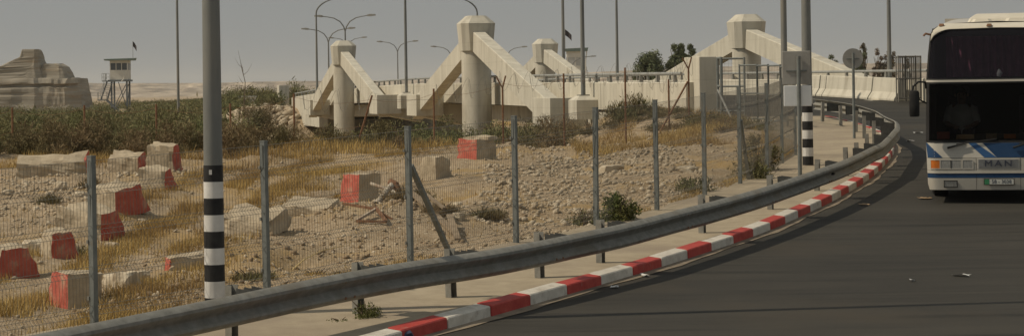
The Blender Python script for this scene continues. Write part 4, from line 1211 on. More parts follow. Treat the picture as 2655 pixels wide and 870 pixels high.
for k in range(120):
    y = rng.uniform(178, 300); x = rng.uniform(-0.135, -0.065) * y
    B += clump(x, y, lz(x, y), rng.uniform(0.8, 2.4), rng.uniform(1.4, 2.6), 420, 0.32, 0.07, rng, 5)
for k in range(90):
    y = rng.uniform(150, 260); x = rng.uniform(0.09, 0.28) * y
    B += clump(x, y, lz(x, y), rng.uniform(1.2, 2.6), rng.uniform(1.4, 2.6), 420, 0.30, 0.06, rng, 5)
V, F = leaf_quads(B, rng, 0.4)
o = np_obj('far_scrub', V, F, M_tam)
tag(o, 'far olive scrub covering the plain before the hills', kind='stuff')

def bush(name, x, y, h, rad, n, ln, wd, material, label, seed, cat='bush', group=None, stems=7, upright=0.5, lobes=7, z=None):
    rg = np.random.default_rng(seed)
    z0 = lz(x, y) if z is None else z
    r = empty(name, (x, y, z0 - 0.03))
    tag(r, label, cat, group, 'thing')
    V, F = leaf_quads(clump(0, 0, 0, h, rad, n, ln, wd, rg, lobes), rg, upright)
    V[:, 2] = np.maximum(V[:, 2], 0.0)
    np_obj('foliage', V, F, material, r)
    m = MB()
    for k in range(stems):
        a = rg.random() * 6.283; q = rad * (0.2 + 0.6 * rg.random()); hh = h * (0.6 + 0.5 * rg.random())
        m.tube([(0.04 * math.cos(a), 0.04 * math.sin(a), 0), (q * 0.4 * math.cos(a), q * 0.4 * math.sin(a), hh * 0.5), (q * math.cos(a + .3), q * math.sin(a + .3), hh)], [0.012 + 0.006 * rad, 0.008, 0.003], 5)
    m.build('stems', M_bark, r)
    return r
bush('green_shrub', 1.62, 34.0, 0.60, 0.36, 1500, 0.065, 0.026, M_green, 'dark green leafy shrub behind the mesh fence post', 1)
bush('green_shrub', 1.10, 33.9, 0.30, 0.30, 500, 0.06, 0.02, M_olive, 'low yellow-green shrub left of the dark green one', 2)
bush('green_shrub', 4.55, 42.0, 0.55, 0.40, 1000, 0.07, 0.022, M_olive, 'olive shrub at the foot of the fence brace', 3)
bush('green_shrub', 3.25, 39.3, 0.40, 0.34, 800, 0.06, 0.02, M_green, 'low green shrub right of the stony slope by the fence', 4)
bush('green_shrub', 5.0, 44.1, 0.95, 0.42, 1300, 0.08, 0.022, M_olive, 'tall ragged shrub against the fence left of the sign', 5)
bush('olive_bush', 3.45, 65.4, 0.95, 0.75, 2600, 0.14, 0.020, M_olive, 'upright olive bush before the parapet wall', 6, upright=1.8, lobes=9)
bush('olive_bush', 2.3, 66.0, 0.5, 0.5, 700, 0.14, 0.016, M_dry, 'wispy brown bush left of the olive parapet bush', 7, upright=1.8)
bush('bank_bush', -19.0, 163, 3.0, 1.7, 4200, 0.24, 0.04, M_dry, 'round brown bush on the stony far bank', 8, lobes=12, z=0.2)
bush('bank_bush', -19.4, 172, 2.0, 1.5, 2200, 0.3, 0.06, M_tam, 'green bush crowning the stony far bank', 9, z=1.9)
bush('bank_bush', -21.3, 176, 1.3, 1.5, 1800, 0.3, 0.06, M_tam, 'green bush left of the brown far bank bush', 10, z=1.5)
bush('slope_bush', 5.4, 61.0, 0.55, 0.9, 2200, 0.10, 0.022, M_olive, 'dull green bush below the mesh gate', 11)
bush('slope_bush', 6.3, 58.5, 0.55, 0.7, 1500, 0.10, 0.022, M_olive, 'dull green bush below the gate frames on the right', 12)
bush('kerb_weed', -1.63, 23.60, 0.20, 0.20, 520, 0.035, 0.013, M_green, 'small green weed at a guardrail post by the kerb', 13, 'weed', z=SL * 23.6 + 0.15)
bush('kerb_weed', -1.86, 23.35, 0.05, 0.16, 70, 0.03, 0.01, M_green, 'sparse creeping weed left of the kerb weed', 14, 'weed', z=SL * 23.35 + 0.15, stems=4)
bush('dry_tuft', -8.15, 38.9, 0.24, 0.30, 900, 0.10, 0.010, M_dry, 'brown dry tuft on the left gravel', 15, 'tuft', upright=1.5)
bush('dry_tuft', -8.05, 41.5, 0.26, 0.34, 700, 0.10, 0.010, M_dry, 'pale dry tuft right of the square stone', 16, 'tuft', upright=1.5)
bush('dry_tuft', -0.50, 34.4, 0.22, 0.42, 1200, 0.12, 0.010, M_dry, 'wide dry tuft right of the scrap boards', 17, 'tuft', upright=1.5)
bush('dry_tuft', -3.28, 27.3, 0.24, 0.36, 1000, 0.09, 0.012, M_olive, 'greenish low tuft left of the second fence post', 18, 'tuft', upright=1.2)
bush('dry_tuft', -6.15, 31.0, 0.2, 0.24, 500, 0.07, 0.014, M_olive, 'green tuft beside the small leaning red block', 19, 'tuft')
bush('dry_tuft', -2.55, 28.2, 0.14, 0.4, 700, 0.09, 0.010, M_straw, 'straw tuft under the long dry stick', 20, 'tuft', upright=1.2)
bush('dry_tuft', -2.0, 27.9, 0.10, 0.4, 500, 0.07, 0.010, M_olive, 'flat greenish tuft behind the guardrail', 21, 'tuft', upright=1.0)
bush('dry_tuft', -3.05, 39.4, 0.22, 0.26, 500, 0.09, 0.010, M_straw, 'straw tuft at the foot of the bright red block by the pipes', 22, 'tuft', upright=1.5)

bush('dry_brush', -1.75, 35.9, 0.32, 0.42, 1500, 0.14, 0.010, M_dry, 'brown brush tangled round the pipe scrap', 23, 'brush', upright=0.6)
bush('dry_brush', -1.15, 33.6, 0.22, 0.38, 1100, 0.14, 0.010, M_dry, 'brown brush tangled in the scrap boards', 24, 'brush', upright=0.6)

def tree(name, x, y, z0, h, crown, material, label, seed, ln=0.20, wd=0.07, n=13000, group='trees beyond the bridge'):
    rg = np.random.default_rng(seed)
    r = empty(name, (x, y, z0)); tag(r, label, 'tree', group)
    m = MB(); B = []
    m.tube([(0, 0, -0.4), (0.1, 0, h * 0.3), (0.05, 0.05, h * 0.62)], [0.20, 0.15, 0.08], 8)
    for k in range(9):
        a = rg.random() * 6.283; q = crown * (0.3 + 0.65 * rg.random()); hh = h * (0.5 + 0.5 * rg.random())
        e = (q * math.cos(a), q * math.sin(a), hh * (1 - 0.12 * (q / crown)))
        m.tube([(0.07, 0, h * 0.26 + 0.08 * k), (e[0] * .5, e[1] * .5, hh * 0.72), e], [0.07, 0.045, 0.015], 5)
    for j in range(48):
        d = rg.normal(size=3); d /= np.linalg.norm(d); d *= rg.random() ** 0.45
        zz = h * 0.60 + d[2] * h * 0.40
        nar = 1.0 - 0.45 * max(0.0, (zz / h - 0.6) / 0.4)
        rr = crown * (0.20 + 0.20 * rg.random())
        B.append(((d[0] * crown * nar, d[1] * crown * nar, zz), (rr, rr, rr * 1.2), n // 48, ln, wd))
    m.build('trunk', M_bark, r, smooth=True)
    V, F = leaf_quads(B, rg, -0.3)
    np_obj('crown', V, F, material, r)
tree('evergreen_tree', 10.6, 168, 1.6, 4.75, 1.25, M_tree, 'round dark tree left of the pair behind the bridge', 31)
tree('evergreen_tree', 11.6, 172, 1.6, 3.9, 0.95, M_tree, 'low dark tree between the round and the tall one', 32, n=3200)
tree('evergreen_tree', 12.75, 168, 1.5, 5.5, 0.85, M_tree, 'tall dark tree with drooping crown behind the bridge', 33)
tree('evergreen_tree', 13.65, 169, 1.5, 5.3, 0.75, M_tree, 'tall dark tree touching the right pylon strut', 34)
for x, y, zt, cr, mt, lb, sd in ((27.9, 200, 6.1, 0.85, M_tree, 'low dark tree left of the round sign', 41), (29.3, 199, 6.5, 0.65, M_tree, 'dark tree peak just left of the round sign', 42), (31.9, 200, 6.6, 0.75, M_tree, 'thin tree right behind the round sign', 43),
                                 (32.6, 203, 7.3, 0.55, M_treered, 'slim tall tree right of the round sign', 44), (33.6, 200, 6.9, 0.55, M_treered, 'russet slim tree left of the far lamp pole', 45), (34.6, 200, 6.95, 0.75, M_treered, 'russet tree close left of the lamp pole behind the barriers', 46), (36.3, 201, 5.9, 0.45, M_treered, 'small russet tree right of the lamp pole behind the barriers', 47)):
    tree('slender_tree', x, y, 0.8, zt - 0.8, cr, mt, lb, sd, 0.18, 0.06, 5200, 'slender trees beyond the jersey barriers')

# bare dead stems sticking out of the thicket
for x, y, h, lb, sd in ((-13.6, 62, 2.6, 'bare dead stem leaning at the left edge of the scrub', 51), (-17.3, 120, 4.4, 'bare dead tree in the thicket left of the lamp post', 52), (-18.8, 118, 4.4, 'bare dead tree left beside the other dead tree', 53), (-20.9, 170, 5.0, 'bare dead tree above the white hut', 54)):
    rg = random.Random(sd); m = MB()
    z0 = lz(x, y)
    m.tube([(0, 0, -0.2), (rg.uniform(-.2, .2), 0, h * .5), (rg.uniform(-.5, .5), 0, h)], [0.05, 0.03, 0.008], 5)
    for k in range(7):
        zb = h * rg.uniform(0.35, 0.85); e = rg.uniform(-0.9, 0.9)
        m.tube([(0, 0, zb), (e * 0.5, rg.uniform(-.2, .2), zb + 0.3), (e, rg.uniform(-.3, .3), zb + rg.uniform(0.4, 1.0))], [0.02, 0.012, 0.004], 4)
    o = m.build('dead_tree', M_bark, loc=(x, y, z0)); tag(o, lb, 'dead tree', 'bare dead stems in the scrub')

# straw grass
def grass(N, pick, h, seed, wd=0.006):
    rg = np.random.default_rng(seed)
    x, y = pick(rg, N)
    ok = (x < fence_x(y) - 0.05)
    x, y = x[ok], y[ok]
    z = land(x, y)
    n = len(x)
    a = rg.random(n) * 6.283; lean = rg.normal(size=(n, 2)) * 0.45
    hh = h * (0.35 + rg.random(n))
    w = wd * (0.7 + 0.6 * rg.random(n))
    bx, by = np.cos(a) * w, np.sin(a) * w
    V = np.stack([np.stack([x - bx, y - by, z - 0.02], 1), np.stack([x + bx, y + by, z - 0.02], 1), np.stack([x + lean[:, 0] * hh, y + lean[:, 1] * hh, z + hh], 1)], 1).reshape(-1, 3)
    return V, np.arange(3 * n).reshape(-1, 3)
TY, TX = [20, 26, 30, 35, 42, 47, 51], [-5.6, -5.55, -5.55, -5.45, -5.35, -4.9, -3.2]
def pick_strip(rg, N):
    y = 20 + 32 * rg.random(N) ** 1.1
    c = rg.choice([-0.05, 1.05, -1.15, 1.6], N, p=[.36, .34, .18, .12])
    x = np.interp(y, TY, TX) + c + rg.normal(size=N) * 0.17
    keep = vnoise(x * 1.1, y * 0.6, 77) > -0.12
    return x[keep], y[keep]
def pick_slope(rg, N):
    y = 38 + 27 * rg.random(N); x = fence_x(np.minimum(y, 50)) - 0.1 - 5.0 * rg.random(N) ** 1.3
    keep = (vnoise(x * 0.7, y * 0.45, 15) + 0.35 * vnoise(x * 3, y * 2, 19) > -0.02) & (y > 46 - (x < 2.4) * 0 + (x < 3.0) * 4)
    return x[keep], y[keep]
def pick_any(rg, N):
    y = 22 + 32 * rg.random(N); x = -13 + 18 * rg.random(N)
    keep = vnoise(x * 0.8, y * 0.5, 41) + 0.5 * vnoise(x * 3.1, y * 2.2, 43) > 0.18
    return x[keep], y[keep]
def pick_lip(rg, N):
    x = -14 + 17 * rg.random(N); y = np.interp(x, [-14, -6, -3, 0, 3], [49.6, 50.4, 52.6, 57.0, 60.5]) + rg.normal(size=N) * 0.9
    keep = vnoise(x * 1.2, y * 0.8, 61) > -0.2
    return x[keep], y[keep]
def pick_foot(rg, N):
    y = 22 + 28 * rg.random(N); x = fence_x(y) - 0.12 - np.abs(rg.normal(size=N)) * 0.22
    keep = vnoise(x * 0.9, y * 0.9, 23) > 0.02
    return x[keep], y[keep]
parts = [grass(70000, pick_strip, 0.12, 1), grass(52000, pick_slope, 0.22, 2, 0.008), grass(20000, pick_any, 0.10, 3), grass(15000, pick_lip, 0.24, 4, 0.008), grass(9000, pick_foot, 0.12, 5)]
V = np.concatenate([p[0] for p in parts]); F = np.arange(len(V)).reshape(-1, 3)
o = np_obj('dry_grass', V, F, M_straw)
tag(o, 'straw-yellow dry grass along the track and slopes', kind='stuff')

# rubble and pebbles
ico_v = np.array([(0, 0, 1), (.894, 0, .447), (.276, .851, .447), (-.724, .526, .447), (-.724, -.526, .447), (.276, -.851, .447), (.724, .526, -.447), (-.276, .851, -.447), (-.894, 0, -.447), (-.276, -.851, -.447), (.724, -.526, -.447), (0, 0, -1)])
ico_f = np.array([(0, 1, 2), (0, 2, 3), (0, 3, 4), (0, 4, 5), (0, 5, 1), (1, 6, 2), (2, 7, 3), (3, 8, 4), (4, 9, 5), (5, 10, 1), (6, 7, 2), (7, 8, 3), (8, 9, 4), (9, 10, 5), (10, 6, 1), (11, 7, 6), (11, 8, 7), (11, 9, 8), (11, 10, 9), (11, 6, 10)])
def stones(x, y, size, rg, lift=0.12):
    n = len(x); z = land(x, y)
    sc = size[:, None] * (0.6 + 0.7 * rg.random((n, 3))) * np.array([1, 1, 0.7])
    V = ico_v[None] * (0.72 + 0.5 * rg.random((n, 12, 1)))
    a = rg.random(n) * 6.283; ca, sa = np.cos(a)[:, None], np.sin(a)[:, None]
    V = V * sc[:, None, :]
    vx = V[:, :, 0] * ca - V[:, :, 1] * sa; vy = V[:, :, 0] * sa + V[:, :, 1] * ca
    tl = rg.normal(size=(n, 1)) * 0.35
    vz = V[:, :, 2] + tl * vx
    P = np.stack([vx + x[:, None], vy + y[:, None], vz + (z + lift * size)[:, None]], 2).reshape(-1, 3)
    F = (ico_f[None] + (np.arange(n) * 12)[:, None, None]).reshape(-1, 3)
    return P, F
rg = np.random.default_rng(3)
def sel(N, fn):
    x, y = fn(N); ok = x < fence_x(y) - 0.04
    return x[ok], y[ok]
X, Y, S = [], [], []
def put(x, y, lo, hi, p=3.0):
    X.append(x); Y.append(y); S.append(lo + (hi - lo) * rg.random(len(x)) ** p)
x, y = sel(9500, lambda N: (-0.6 + 4.4 * rg.random(N), 33.5 + 17 * rg.random(N))); k = vnoise(x * .6, y * .3, 5) > -0.22; put(x[k], y[k], 0.012, 0.075, 4.5)
x, y = sel(4200, lambda N: (-11 + 4.5 * rg.random(N), 32 + 14 * rg.random(N))); k = vnoise(x * .7, y * .3, 6) > -0.25; put(x[k], y[k], 0.014, 0.075, 4.0)
x, y = sel(5200, lambda N: (-12 + 17 * rg.random(N), 22 + 31 * rg.random(N))); put(x, y, 0.010, 0.050, 3.5)
x, y = sel(2600, lambda N: (-5 + 6 * rg.random(N), 24 + 14 * rg.random(N))); put(x, y, 0.010, 0.045, 3.0)
yy = 21 + 29 * rg.random(2600); put(fence_x(yy) - 0.08 - np.abs(rg.normal(size=2600)) * 0.20, yy, 0.014, 0.050)
x, y = sel(2200, lambda N: (-1 + 6 * rg.random(N), 50 + 12 * rg.random(N))); put(x, y, 0.02, 0.08, 3)
V, F = stones(np.concatenate(X), np.concatenate(Y), np.concatenate(S), rg)
o = np_obj('rubble', V, F, M_stone)
tag(o, 'pale limestone rubble scattered over the slope behind the fence', kind='stuff')
xc = -5.0 + 5.6 * rg.random(3000); yc = 24.5 + 11 * rg.random(3000) ** 1.2; kc = (xc < fence_x(yc) - 0.05) & (vnoise(xc * 0.9, yc * 0.5, 31) > -0.15)
V, F = stones(xc[kc], yc[kc], 0.010 + 0.055 * rg.random(int(kc.sum())) ** 4, rg, 0.05)
o = np_obj('earth_clods', V, F, mat('brown_clods', (0.21, 0.15, 0.09), (0.36, 0.27, 0.175), 6.0, 1.0, 0.3, 30))
tag(o, 'brown clods of loose earth behind the guardrail', kind='stuff')
tb, wb_ = 88 + 26 * rg.random(2400), -11.5 + 11 * rg.random(2400)
rxx = BP[0] + BB[0] * tb + BN[0] * wb_; ryy = BP[1] + BB[1] * tb + BN[1] * wb_
V, F = stones(rxx, ryy, 0.14 + 0.36 * rg.random(2400) ** 2, rg, 0.1)
o = np_obj('riprap', V, F, M_stone)
tag(o, 'pale riprap boulders on the far bank below the bridge end', kind='stuff')

# ------------------------------------------------------------------ litter on the road
M_paper = mat('white_paper', (0.62, 0.62, 0.60), (0.75, 0.75, 0.72), 9, 0.8)
M_card = mat('brown_card', (0.30, 0.20, 0.11), (0.42, 0.30, 0.18), 9, 0.9)
def scrap(x, y, w, l, label, material, seed, hgt=0.02):
    rg = random.Random(seed)
    P = [[(w * (u - .5) + rg.uniform(-.15, .15) * w, l * (v - .5) + rg.uniform(-.15, .15) * l, rg.uniform(0.003, hgt)) for u in (0, .33, .66, 1)] for v in (0, .33, .66, 1)]
    m = MB().grid(P); m.grid([[(a, b, c + 0.003) for a, b, c in r] for r in P])
    o = m.build('litter', material, loc=(x, y, SL * y + 0.004), rot=(math.atan(SL), 0, rg.uniform(0, 3)))
    tag(o, label, 'litter', 'litter on the road')
for i, (x, y, w, l, lb, mt) in enumerate(((7.25, 38.57, 0.24, 0.20, 'crumpled brown card on the road before the coach', M_card), (5.62, 27.5, 0.20, 0.10, 'white paper scrap on the open road', M_paper), (4.92, 27.05, 0.07, 0.06, 'tiny white scrap left of the paper scrap', M_paper),
                                          (1.66, 27.95, 0.22, 0.08, 'flattened white litter in the gutter', M_paper), (1.22, 26.8, 0.10, 0.07, 'crushed clear cup at the gutter edge', M_paper), (10.86, 58.5, 0.22, 0.2, 'white scrap far up the road left of the mirror', M_paper), (10.0, 55.0, 0.16, 0.16, 'small scrap on the road beside the bend', M_paper), (6.0, 37.5, 0.22, 0.06, 'pale card strip near the kerb', M_card))):
    scrap(x, y, w, l, lb, mt, i, 0.03)
rgb = random.Random(4)
bm = bmesh.new(); bmesh.ops.create_icosphere(bm, subdivisions=2, radius=0.075)
for v in bm.verts:
    v.co *= 1 + rgb.uniform(-.25, .25); v.co.z *= 0.75
me = bpy.data.meshes.new('plastic_bag'); bm.to_mesh(me); bm.free(); me.materials.append(mat('navy_plastic', (0.03, 0.035, 0.07), (0.07, 0.08, 0.13), 20, 0.4))
o = link(bpy.data.objects.new('plastic_bag', me)); o.location = (-1.14, 22.72, SL * 22.72 + 0.055); tag(o, 'crumpled dark blue plastic bag against the red kerb', 'bag')

# ------------------------------------------------------------------ the coach (local: x to the right as seen, y back, z up)
M_buswhite = mat('coach_white_paint', (0.46, 0.435, 0.375), (0.53, 0.50, 0.435), 2.5, 0.42, spec=0.4, c3=(0.46, 0.42, 0.34), s3=1.6, w3=(0.5, 0.8), coords='obj')
M_busroof = mat('coach_roof_paint', (0.58, 0.54, 0.44), (0.68, 0.63, 0.52), 2.5, 0.5, coords='obj')
M_busblue = mat('coach_blue_paint', (0.012, 0.042, 0.105), (0.020, 0.058, 0.135), 3, 0.5, spec=0.25, coords='obj')
M_busblue2 = mat('coach_light_blue_paint', (0.030, 0.090, 0.215), (0.040, 0.11, 0.245), 3, 0.5, spec=0.25, coords='obj')
M_chrome = mat('dull_chrome', (0.35, 0.36, 0.38), (0.45, 0.46, 0.47), 10, 0.25, metal=0.8)
M_lamp = mat('headlamp_glass', (0.20, 0.20, 0.19), (0.34, 0.34, 0.32), 14, 0.12, spec=0.7, stretch=(6, 1, 1), coords='obj')
M_orange = mat('orange_indicator', (0.50, 0.13, 0.02), (0.60, 0.18, 0.03), 20, 0.3)
M_plate = mat('number_plate_white', (0.48, 0.48, 0.44), (0.55, 0.55, 0.50), 12, 0.5)
M_plategreen = mat('number_plate_green', (0.03, 0.18, 0.08), (0.05, 0.22, 0.10), 12, 0.5)
M_letter = mat('navy_letter_enamel', (0.02, 0.025, 0.045), (0.04, 0.045, 0.07), 12, 0.3, spec=0.6)
M_curtain = mat('plum_curtain', (0.17, 0.055, 0.10), (0.25, 0.085, 0.14), 4, 0.95, coords='obj')
M_wind_low = glass_mat('windscreen_glass', (0.40, 0.40, 0.385), 0.05, (0.012, 0.012, 0.012))
M_wind_up = glass_mat('tinted_windscreen_glass', (0.50, 0.50, 0.53), 0.06, (0.055, 0.055, 0.068))
M_sidewin = mat('dark_side_glass', (0.012, 0.013, 0.015), (0.02, 0.02, 0.022), 2, 0.08, spec=0.6)
M_seat = mat('seat_fabric', (0.05, 0.04, 0.06), (0.09, 0.06, 0.08), 6, 0.95, coords='obj')

BY = 37.4
bus = empty('coach', (8.30, BY, SL * BY), (math.atan(SL), 0, -math.atan2(0.222, 1.0)))
tag(bus, 'white and blue coach coming down the road, cut off by the right edge', 'coach')
LEN = 11.6
bus.scale = (1, 1, 0.985)
def hw(z):
    return float(np.interp(z, [0.2, 0.35, 1.1, 2.15, 2.6, 2.95, 3.04, 3.11, 3.14, 3.16], [1.15, 1.19, 1.215, 1.20, 1.165, 1.125, 1.08, 0.98, 0.80, 0.0]))
def fy(x, z):                                            # curved, slightly raked front
    k = min(abs(x) / 1.215, 1.0)
    y = 0.05 * k ** 2 + 0.13 * max(0, (k - 0.86) / 0.14) ** 2
    return y + float(np.interp(z, [0.2, 0.45, 0.8, 1.1, 2.15, 3.0, 3.09, 3.14], [0.04, 0.0, 0.0, 0.04, 0.14, 0.30, 0.42, 0.72]))
def patch(x0, x1, z0, z1, proud=0.0, nx=14, nz=6, xs_at=None):
    P = []
    for j in range(nz + 1):
        z = z0 + (z1 - z0) * j / nz
        a, b = (x0, x1) if xs_at is None else xs_at(z)
        P.append([(min(max(a + (b - a) * i / nx, -hw(z)), hw(z)), fy(a + (b - a) * i / nx, z) - proud, z) for i in range(nx + 1)])
    return P
def slab(P, th=0.03):
    m = MB().grid(P); m.grid([[(a, b + th, c) for a, b, c in r] for r in P])
    nr, nc = len(P), len(P[0])
    for r in (P[0], P[-1]): m.grid([r, [(a, b + th, c) for a, b, c in r]])
    for i in (0, nc - 1):
        r = [P[j][i] for j in range(nr)]; m.grid([r, [(a, b + th, c) for a, b, c in r]])
    return m
def full(z0, z1, inset=0.0, **k):
    return patch(0, 0, z0, z1, xs_at=lambda z: (-hw(z) + inset, hw(z) - inset), nx=36, **k)
# sides and roof as one loft behind the curved front
zs_ = [0.28, 0.6, 1.1, 1.6, 2.15, 2.6, 2.95, 3.04, 3.11, 3.14]
def section(y):
    r = [(-hw(z), y, z) for z in zs_] + [(0, y, 3.165)] + [(hw(z), y, z) for z in reversed(zs_)]
    return r
m = MB()
first = [(x, fy(x, z) + 0.0, z) for x, y, z in section(0)]
m.loft([first] + [section(y) for y in (0.9, 4, 8, LEN - 0.3)] + [[(x * 0.96, LEN, 0.28 + (z - 0.28) * 0.985) for x, y, z in section(LEN)]], closed=False, cap=False)
m.box(-1.12, 1.12, LEN - 0.1, LEN - 0.02, 0.28, 3.15)
m.box(-1.15, 1.15, 2.4, LEN - 0.1, 0.30, 0.42)
body = m.build('body', M_buswhite, bus, smooth=True)
# front lower panels
slab(full(0.245, 0.452)).build('bumper', M_buswhite, bus, smooth=True)
slab(full(0.456, 0.532, inset=0.004)).build('blue_stripe', M_busblue, bus, smooth=True)
slab(full(0.536, 0.585, proud=0.012)).build('trim_ledge', M_buswhite, bus, smooth=True)
slab(full(0.589, 0.800)).build('lamp_panel', M_buswhite, bus, smooth=True)
fp = slab(full(0.806, 1.065)).build('front_panel', M_buswhite, bus, smooth=True)
for (xa, xb, ya, yb), mt in (((-1.215, -1.20, -1.215, -0.93), M_busblue), ((-0.50, -0.37, -0.23, -0.02), M_busblue2), ((-0.26, 0.40, -0.02, 0.70), M_busblue)):
    # slanting stripes: (left, right) at the top and at the bottom
    P = []
    for j in range(6):
        z = 1.062 + (0.809 - 1.062) * j / 5
        a, b = xa + (ya - xa) * j / 5, xb + (yb - xb) * j / 5
        P.append([(max(a + (b - a) * i / 8, -hw(z)), fy(a + (b - a) * i / 8, z) - 0.003, z) for i in range(9)])
    MB().grid(P).build('painted_stripe', mt, fp)
for s in (-1, 1):
    for (x0, x1, z0, z1, mt, nm) in ((0.985, 1.135, 0.625, 0.765, M_orange, 'indicator'), (0.625, 0.965, 0.625, 0.765, M_lamp, 'headlight'), (0.43, 0.59, 0.625, 0.765, M_lamp, 'headlight'), (0.70, 0.905, 0.30, 0.40, M_lamp, 'fog_lamp')):
        a, b = (s * x0, s * x1) if s > 0 else (-x1, -x0)
        o = slab(patch(a, b, z0, z1, 0.016, 6, 3), 0.03).build(nm, mt, bus)
        fr = MB()
        e = 0.014
        for q in ((a - e, b + e, z0 - e, z0), (a - e, b + e, z1, z1 + e), (a - e, a, z0, z1), (b, b + e, z0, z1)):
            fr.grid(patch(*q, proud=0.021, nx=4, nz=2)); 
        fr.build('bezel', M_black if nm == 'fog_lamp' else M_buswhite, o)
        if nm == 'headlight' and x1 > 0.6:
            slab(patch((a + b) / 2 - 0.006, (a + b) / 2 + 0.006, z0, z1, 0.024, 2, 3), 0.02).build('divider', M_black, o)
# ribbed nose badge
gp = slab(patch(-0.355, 0.355, 0.615, 0.79, 0.006, 8, 3), 0.02).build('grille', M_buswhite, bus)
for k in range(8):
    z = 0.632 + k * 0.0195
    slab(patch(-0.335, 0.335, z, z + 0.008, 0.014, 8, 1), 0.012).build('grille_rib', M_chrome, gp)
def text_mesh(txt, size, material, parent, loc, name, depth=0.006, rot=(R(90), 0, 0), sx=1.0, space=1.0):
    cu = bpy.data.curves.new(name, 'FONT'); cu.body = txt; cu.size = size; cu.align_x = 'CENTER'; cu.align_y = 'CENTER'; cu.extrude = depth; cu.space_character = space
    to = bpy.data.objects.new(name, cu); COL.objects.link(to)
    dg = bpy.context.evaluated_depsgraph_get()
    me = bpy.data.meshes.new_from_object(to.evaluated_get(dg))
    bpy.data.objects.remove(to)
    me.materials.clear(); me.materials.append(material)
    o = bpy.data.objects.new(name, me); o.location = loc; o.rotation_euler = rot; o.scale = (sx, 1, 1)
    return link(o, parent)
for ch, dx in (('M', -0.165), ('A', 0.0), ('N', 0.165)):
    text_mesh(ch, 0.145, M_letter, gp, (dx, fy(0, 0.70) - 0.022, 0.705), 'letter', 0.008, sx=1.25)
np_ = MB().box(-0.255, 0.255, -0.012, 0.0, 0.335, 0.445).build('number_plate', M_black, bus, loc=(0.01, -0.008, 0))
MB().box(-0.243, 0.243, -0.016, -0.012, 0.345, 0.435).build('plate_face', M_plate, np_)
MB().box(-0.243, -0.165, -0.019, -0.016, 0.345, 0.435).build('plate_band', M_plategreen, np_)
text_mesh('58 - 3038', 0.088, M_letter, np_, (0.04, -0.0185, 0.390), 'plate_number', 0.001, sx=0.98)
# panel seams
for x in (-0.37, 0.37):
    MB().grid(patch(x - 0.003, x + 0.003, 0.25, 0.80, 0.004, 1, 8)).build('panel_seam', M_black, bus)
# windscreens with rubber surround
slab(full(1.068, 1.10, inset=0.01, proud=0.006)).build('rubber_seal', M_black, bus, smooth=True)
g1 = MB().grid(full(1.10, 2.09, inset=0.05, nz=8)).build('windscreen', M_wind_low, bus, smooth=True)
for s in (-1, 1):
    slab(patch(0, 0, 1.10, 2.09, xs_at=lambda z: (s * (hw(z) - 0.055), s * hw(z)), nx=4, nz=8), 0.05).build('windscreen_pillar', M_black, bus, smooth=True)
    slab(patch(0, 0, 2.175, 3.0, xs_at=lambda z: (s * (hw(z) - 0.03), s * hw(z)), nx=4, nz=8), 0.05).build('windscreen_pillar', M_black, bus, smooth=True)
slab(full(2.09, 2.118, inset=0.01, proud=0.004)).build('rubber_seal', M_black, bus, smooth=True)
slab(full(2.120, 2.158, proud=0.014)).build('white_strip', M_buswhite, bus, smooth=True)
slab(full(2.160, 2.182, inset=0.01, proud=0.006)).build('rubber_seal', M_black, bus, smooth=True)
def ztop(k):
    k = abs(k)
    return 3.045 - (0.26 * (1 - math.sqrt(max(0.0, 1 - ((k - 0.72) / 0.27) ** 2))) if k > 0.72 else 0) - 0.02 * k
N = 40
P = [[None] * (N + 1) for _ in range(9)]; Q = [[None] * (N + 1) for _ in range(7)]
for i in range(N + 1):
    k = -0.985 + 1.97 * i / N
    for j in range(9):
        z = 2.18 + (ztop(k) - 2.18) * j / 8
        x = k * hw(z); P[j][i] = (x, fy(x, z), z)
    for j in range(7):
        z = ztop(k) + (3.14 - ztop(k)) * j / 6
        x = k * hw(min(z, 3.11)); Q[j][i] = (x, fy(x, z) - 0.012 * math.sin(math.pi * j / 6), z)
MB().grid(P).build('upper_windscreen', M_wind_up, bus, smooth=True)
MB().grid(Q).build('roof_front', M_busroof, bus, smooth=True)
rim = MB().tube([(p[0], p[1] - 0.006, p[2]) for p in P[-1]], 0.014, 6)
rim.build('rubber_seal', M_black, bus, smooth=True)
# roof units and marker lamps
ru = MB().loft([[(-0.52, 1.5, 3.12), (1.0, 1.5, 3.12), (1.0, 3.4, 3.12), (-0.52, 3.4, 3.12)], [(-0.46, 1.55, 3.22), (0.95, 1.55, 3.22), (0.95, 3.3, 3.22), (-0.46, 3.3, 3.22)], [(-0.36, 1.75, 3.29), (0.85, 1.75, 3.29), (0.85, 3.1, 3.29), (-0.36, 3.1, 3.29)]]).build('roof_unit', M_busroof, bus, bevel=0.03)
MB().loft([octa(-0.25, 1.45, 3.13, 0.20, 0.14, 0.06), octa(-0.25, 1.45, 3.20, 0.15, 0.10, 0.05)]).build('roof_vent', M_busroof, bus)
MB().loft([octa(0.35, 1.42, 3.13, 0.22, 0.14, 0.06), octa(0.35, 1.42, 3.21, 0.17, 0.10, 0.05)]).build('roof_vent', M_busroof, bus)
for x, z in ((-0.93, 3.10), (-0.12, 3.085), (0.93, 3.10)):
    MB().loft([octa(x, fy(x, z) - 0.01, z, 0.05, 0.04, 0.015), octa(x, fy(x, z) + 0.01, z + 0.04, 0.035, 0.03, 0.01)]).build('marker_lamp', M_rust, bus)
MB().tube([(-1.12, 0.45, 2.95), (-1.20, 0.40, 2.97), (-1.24, 0.40, 2.93)], 0.02, 6).build('roof_bracket', M_rust, bus)
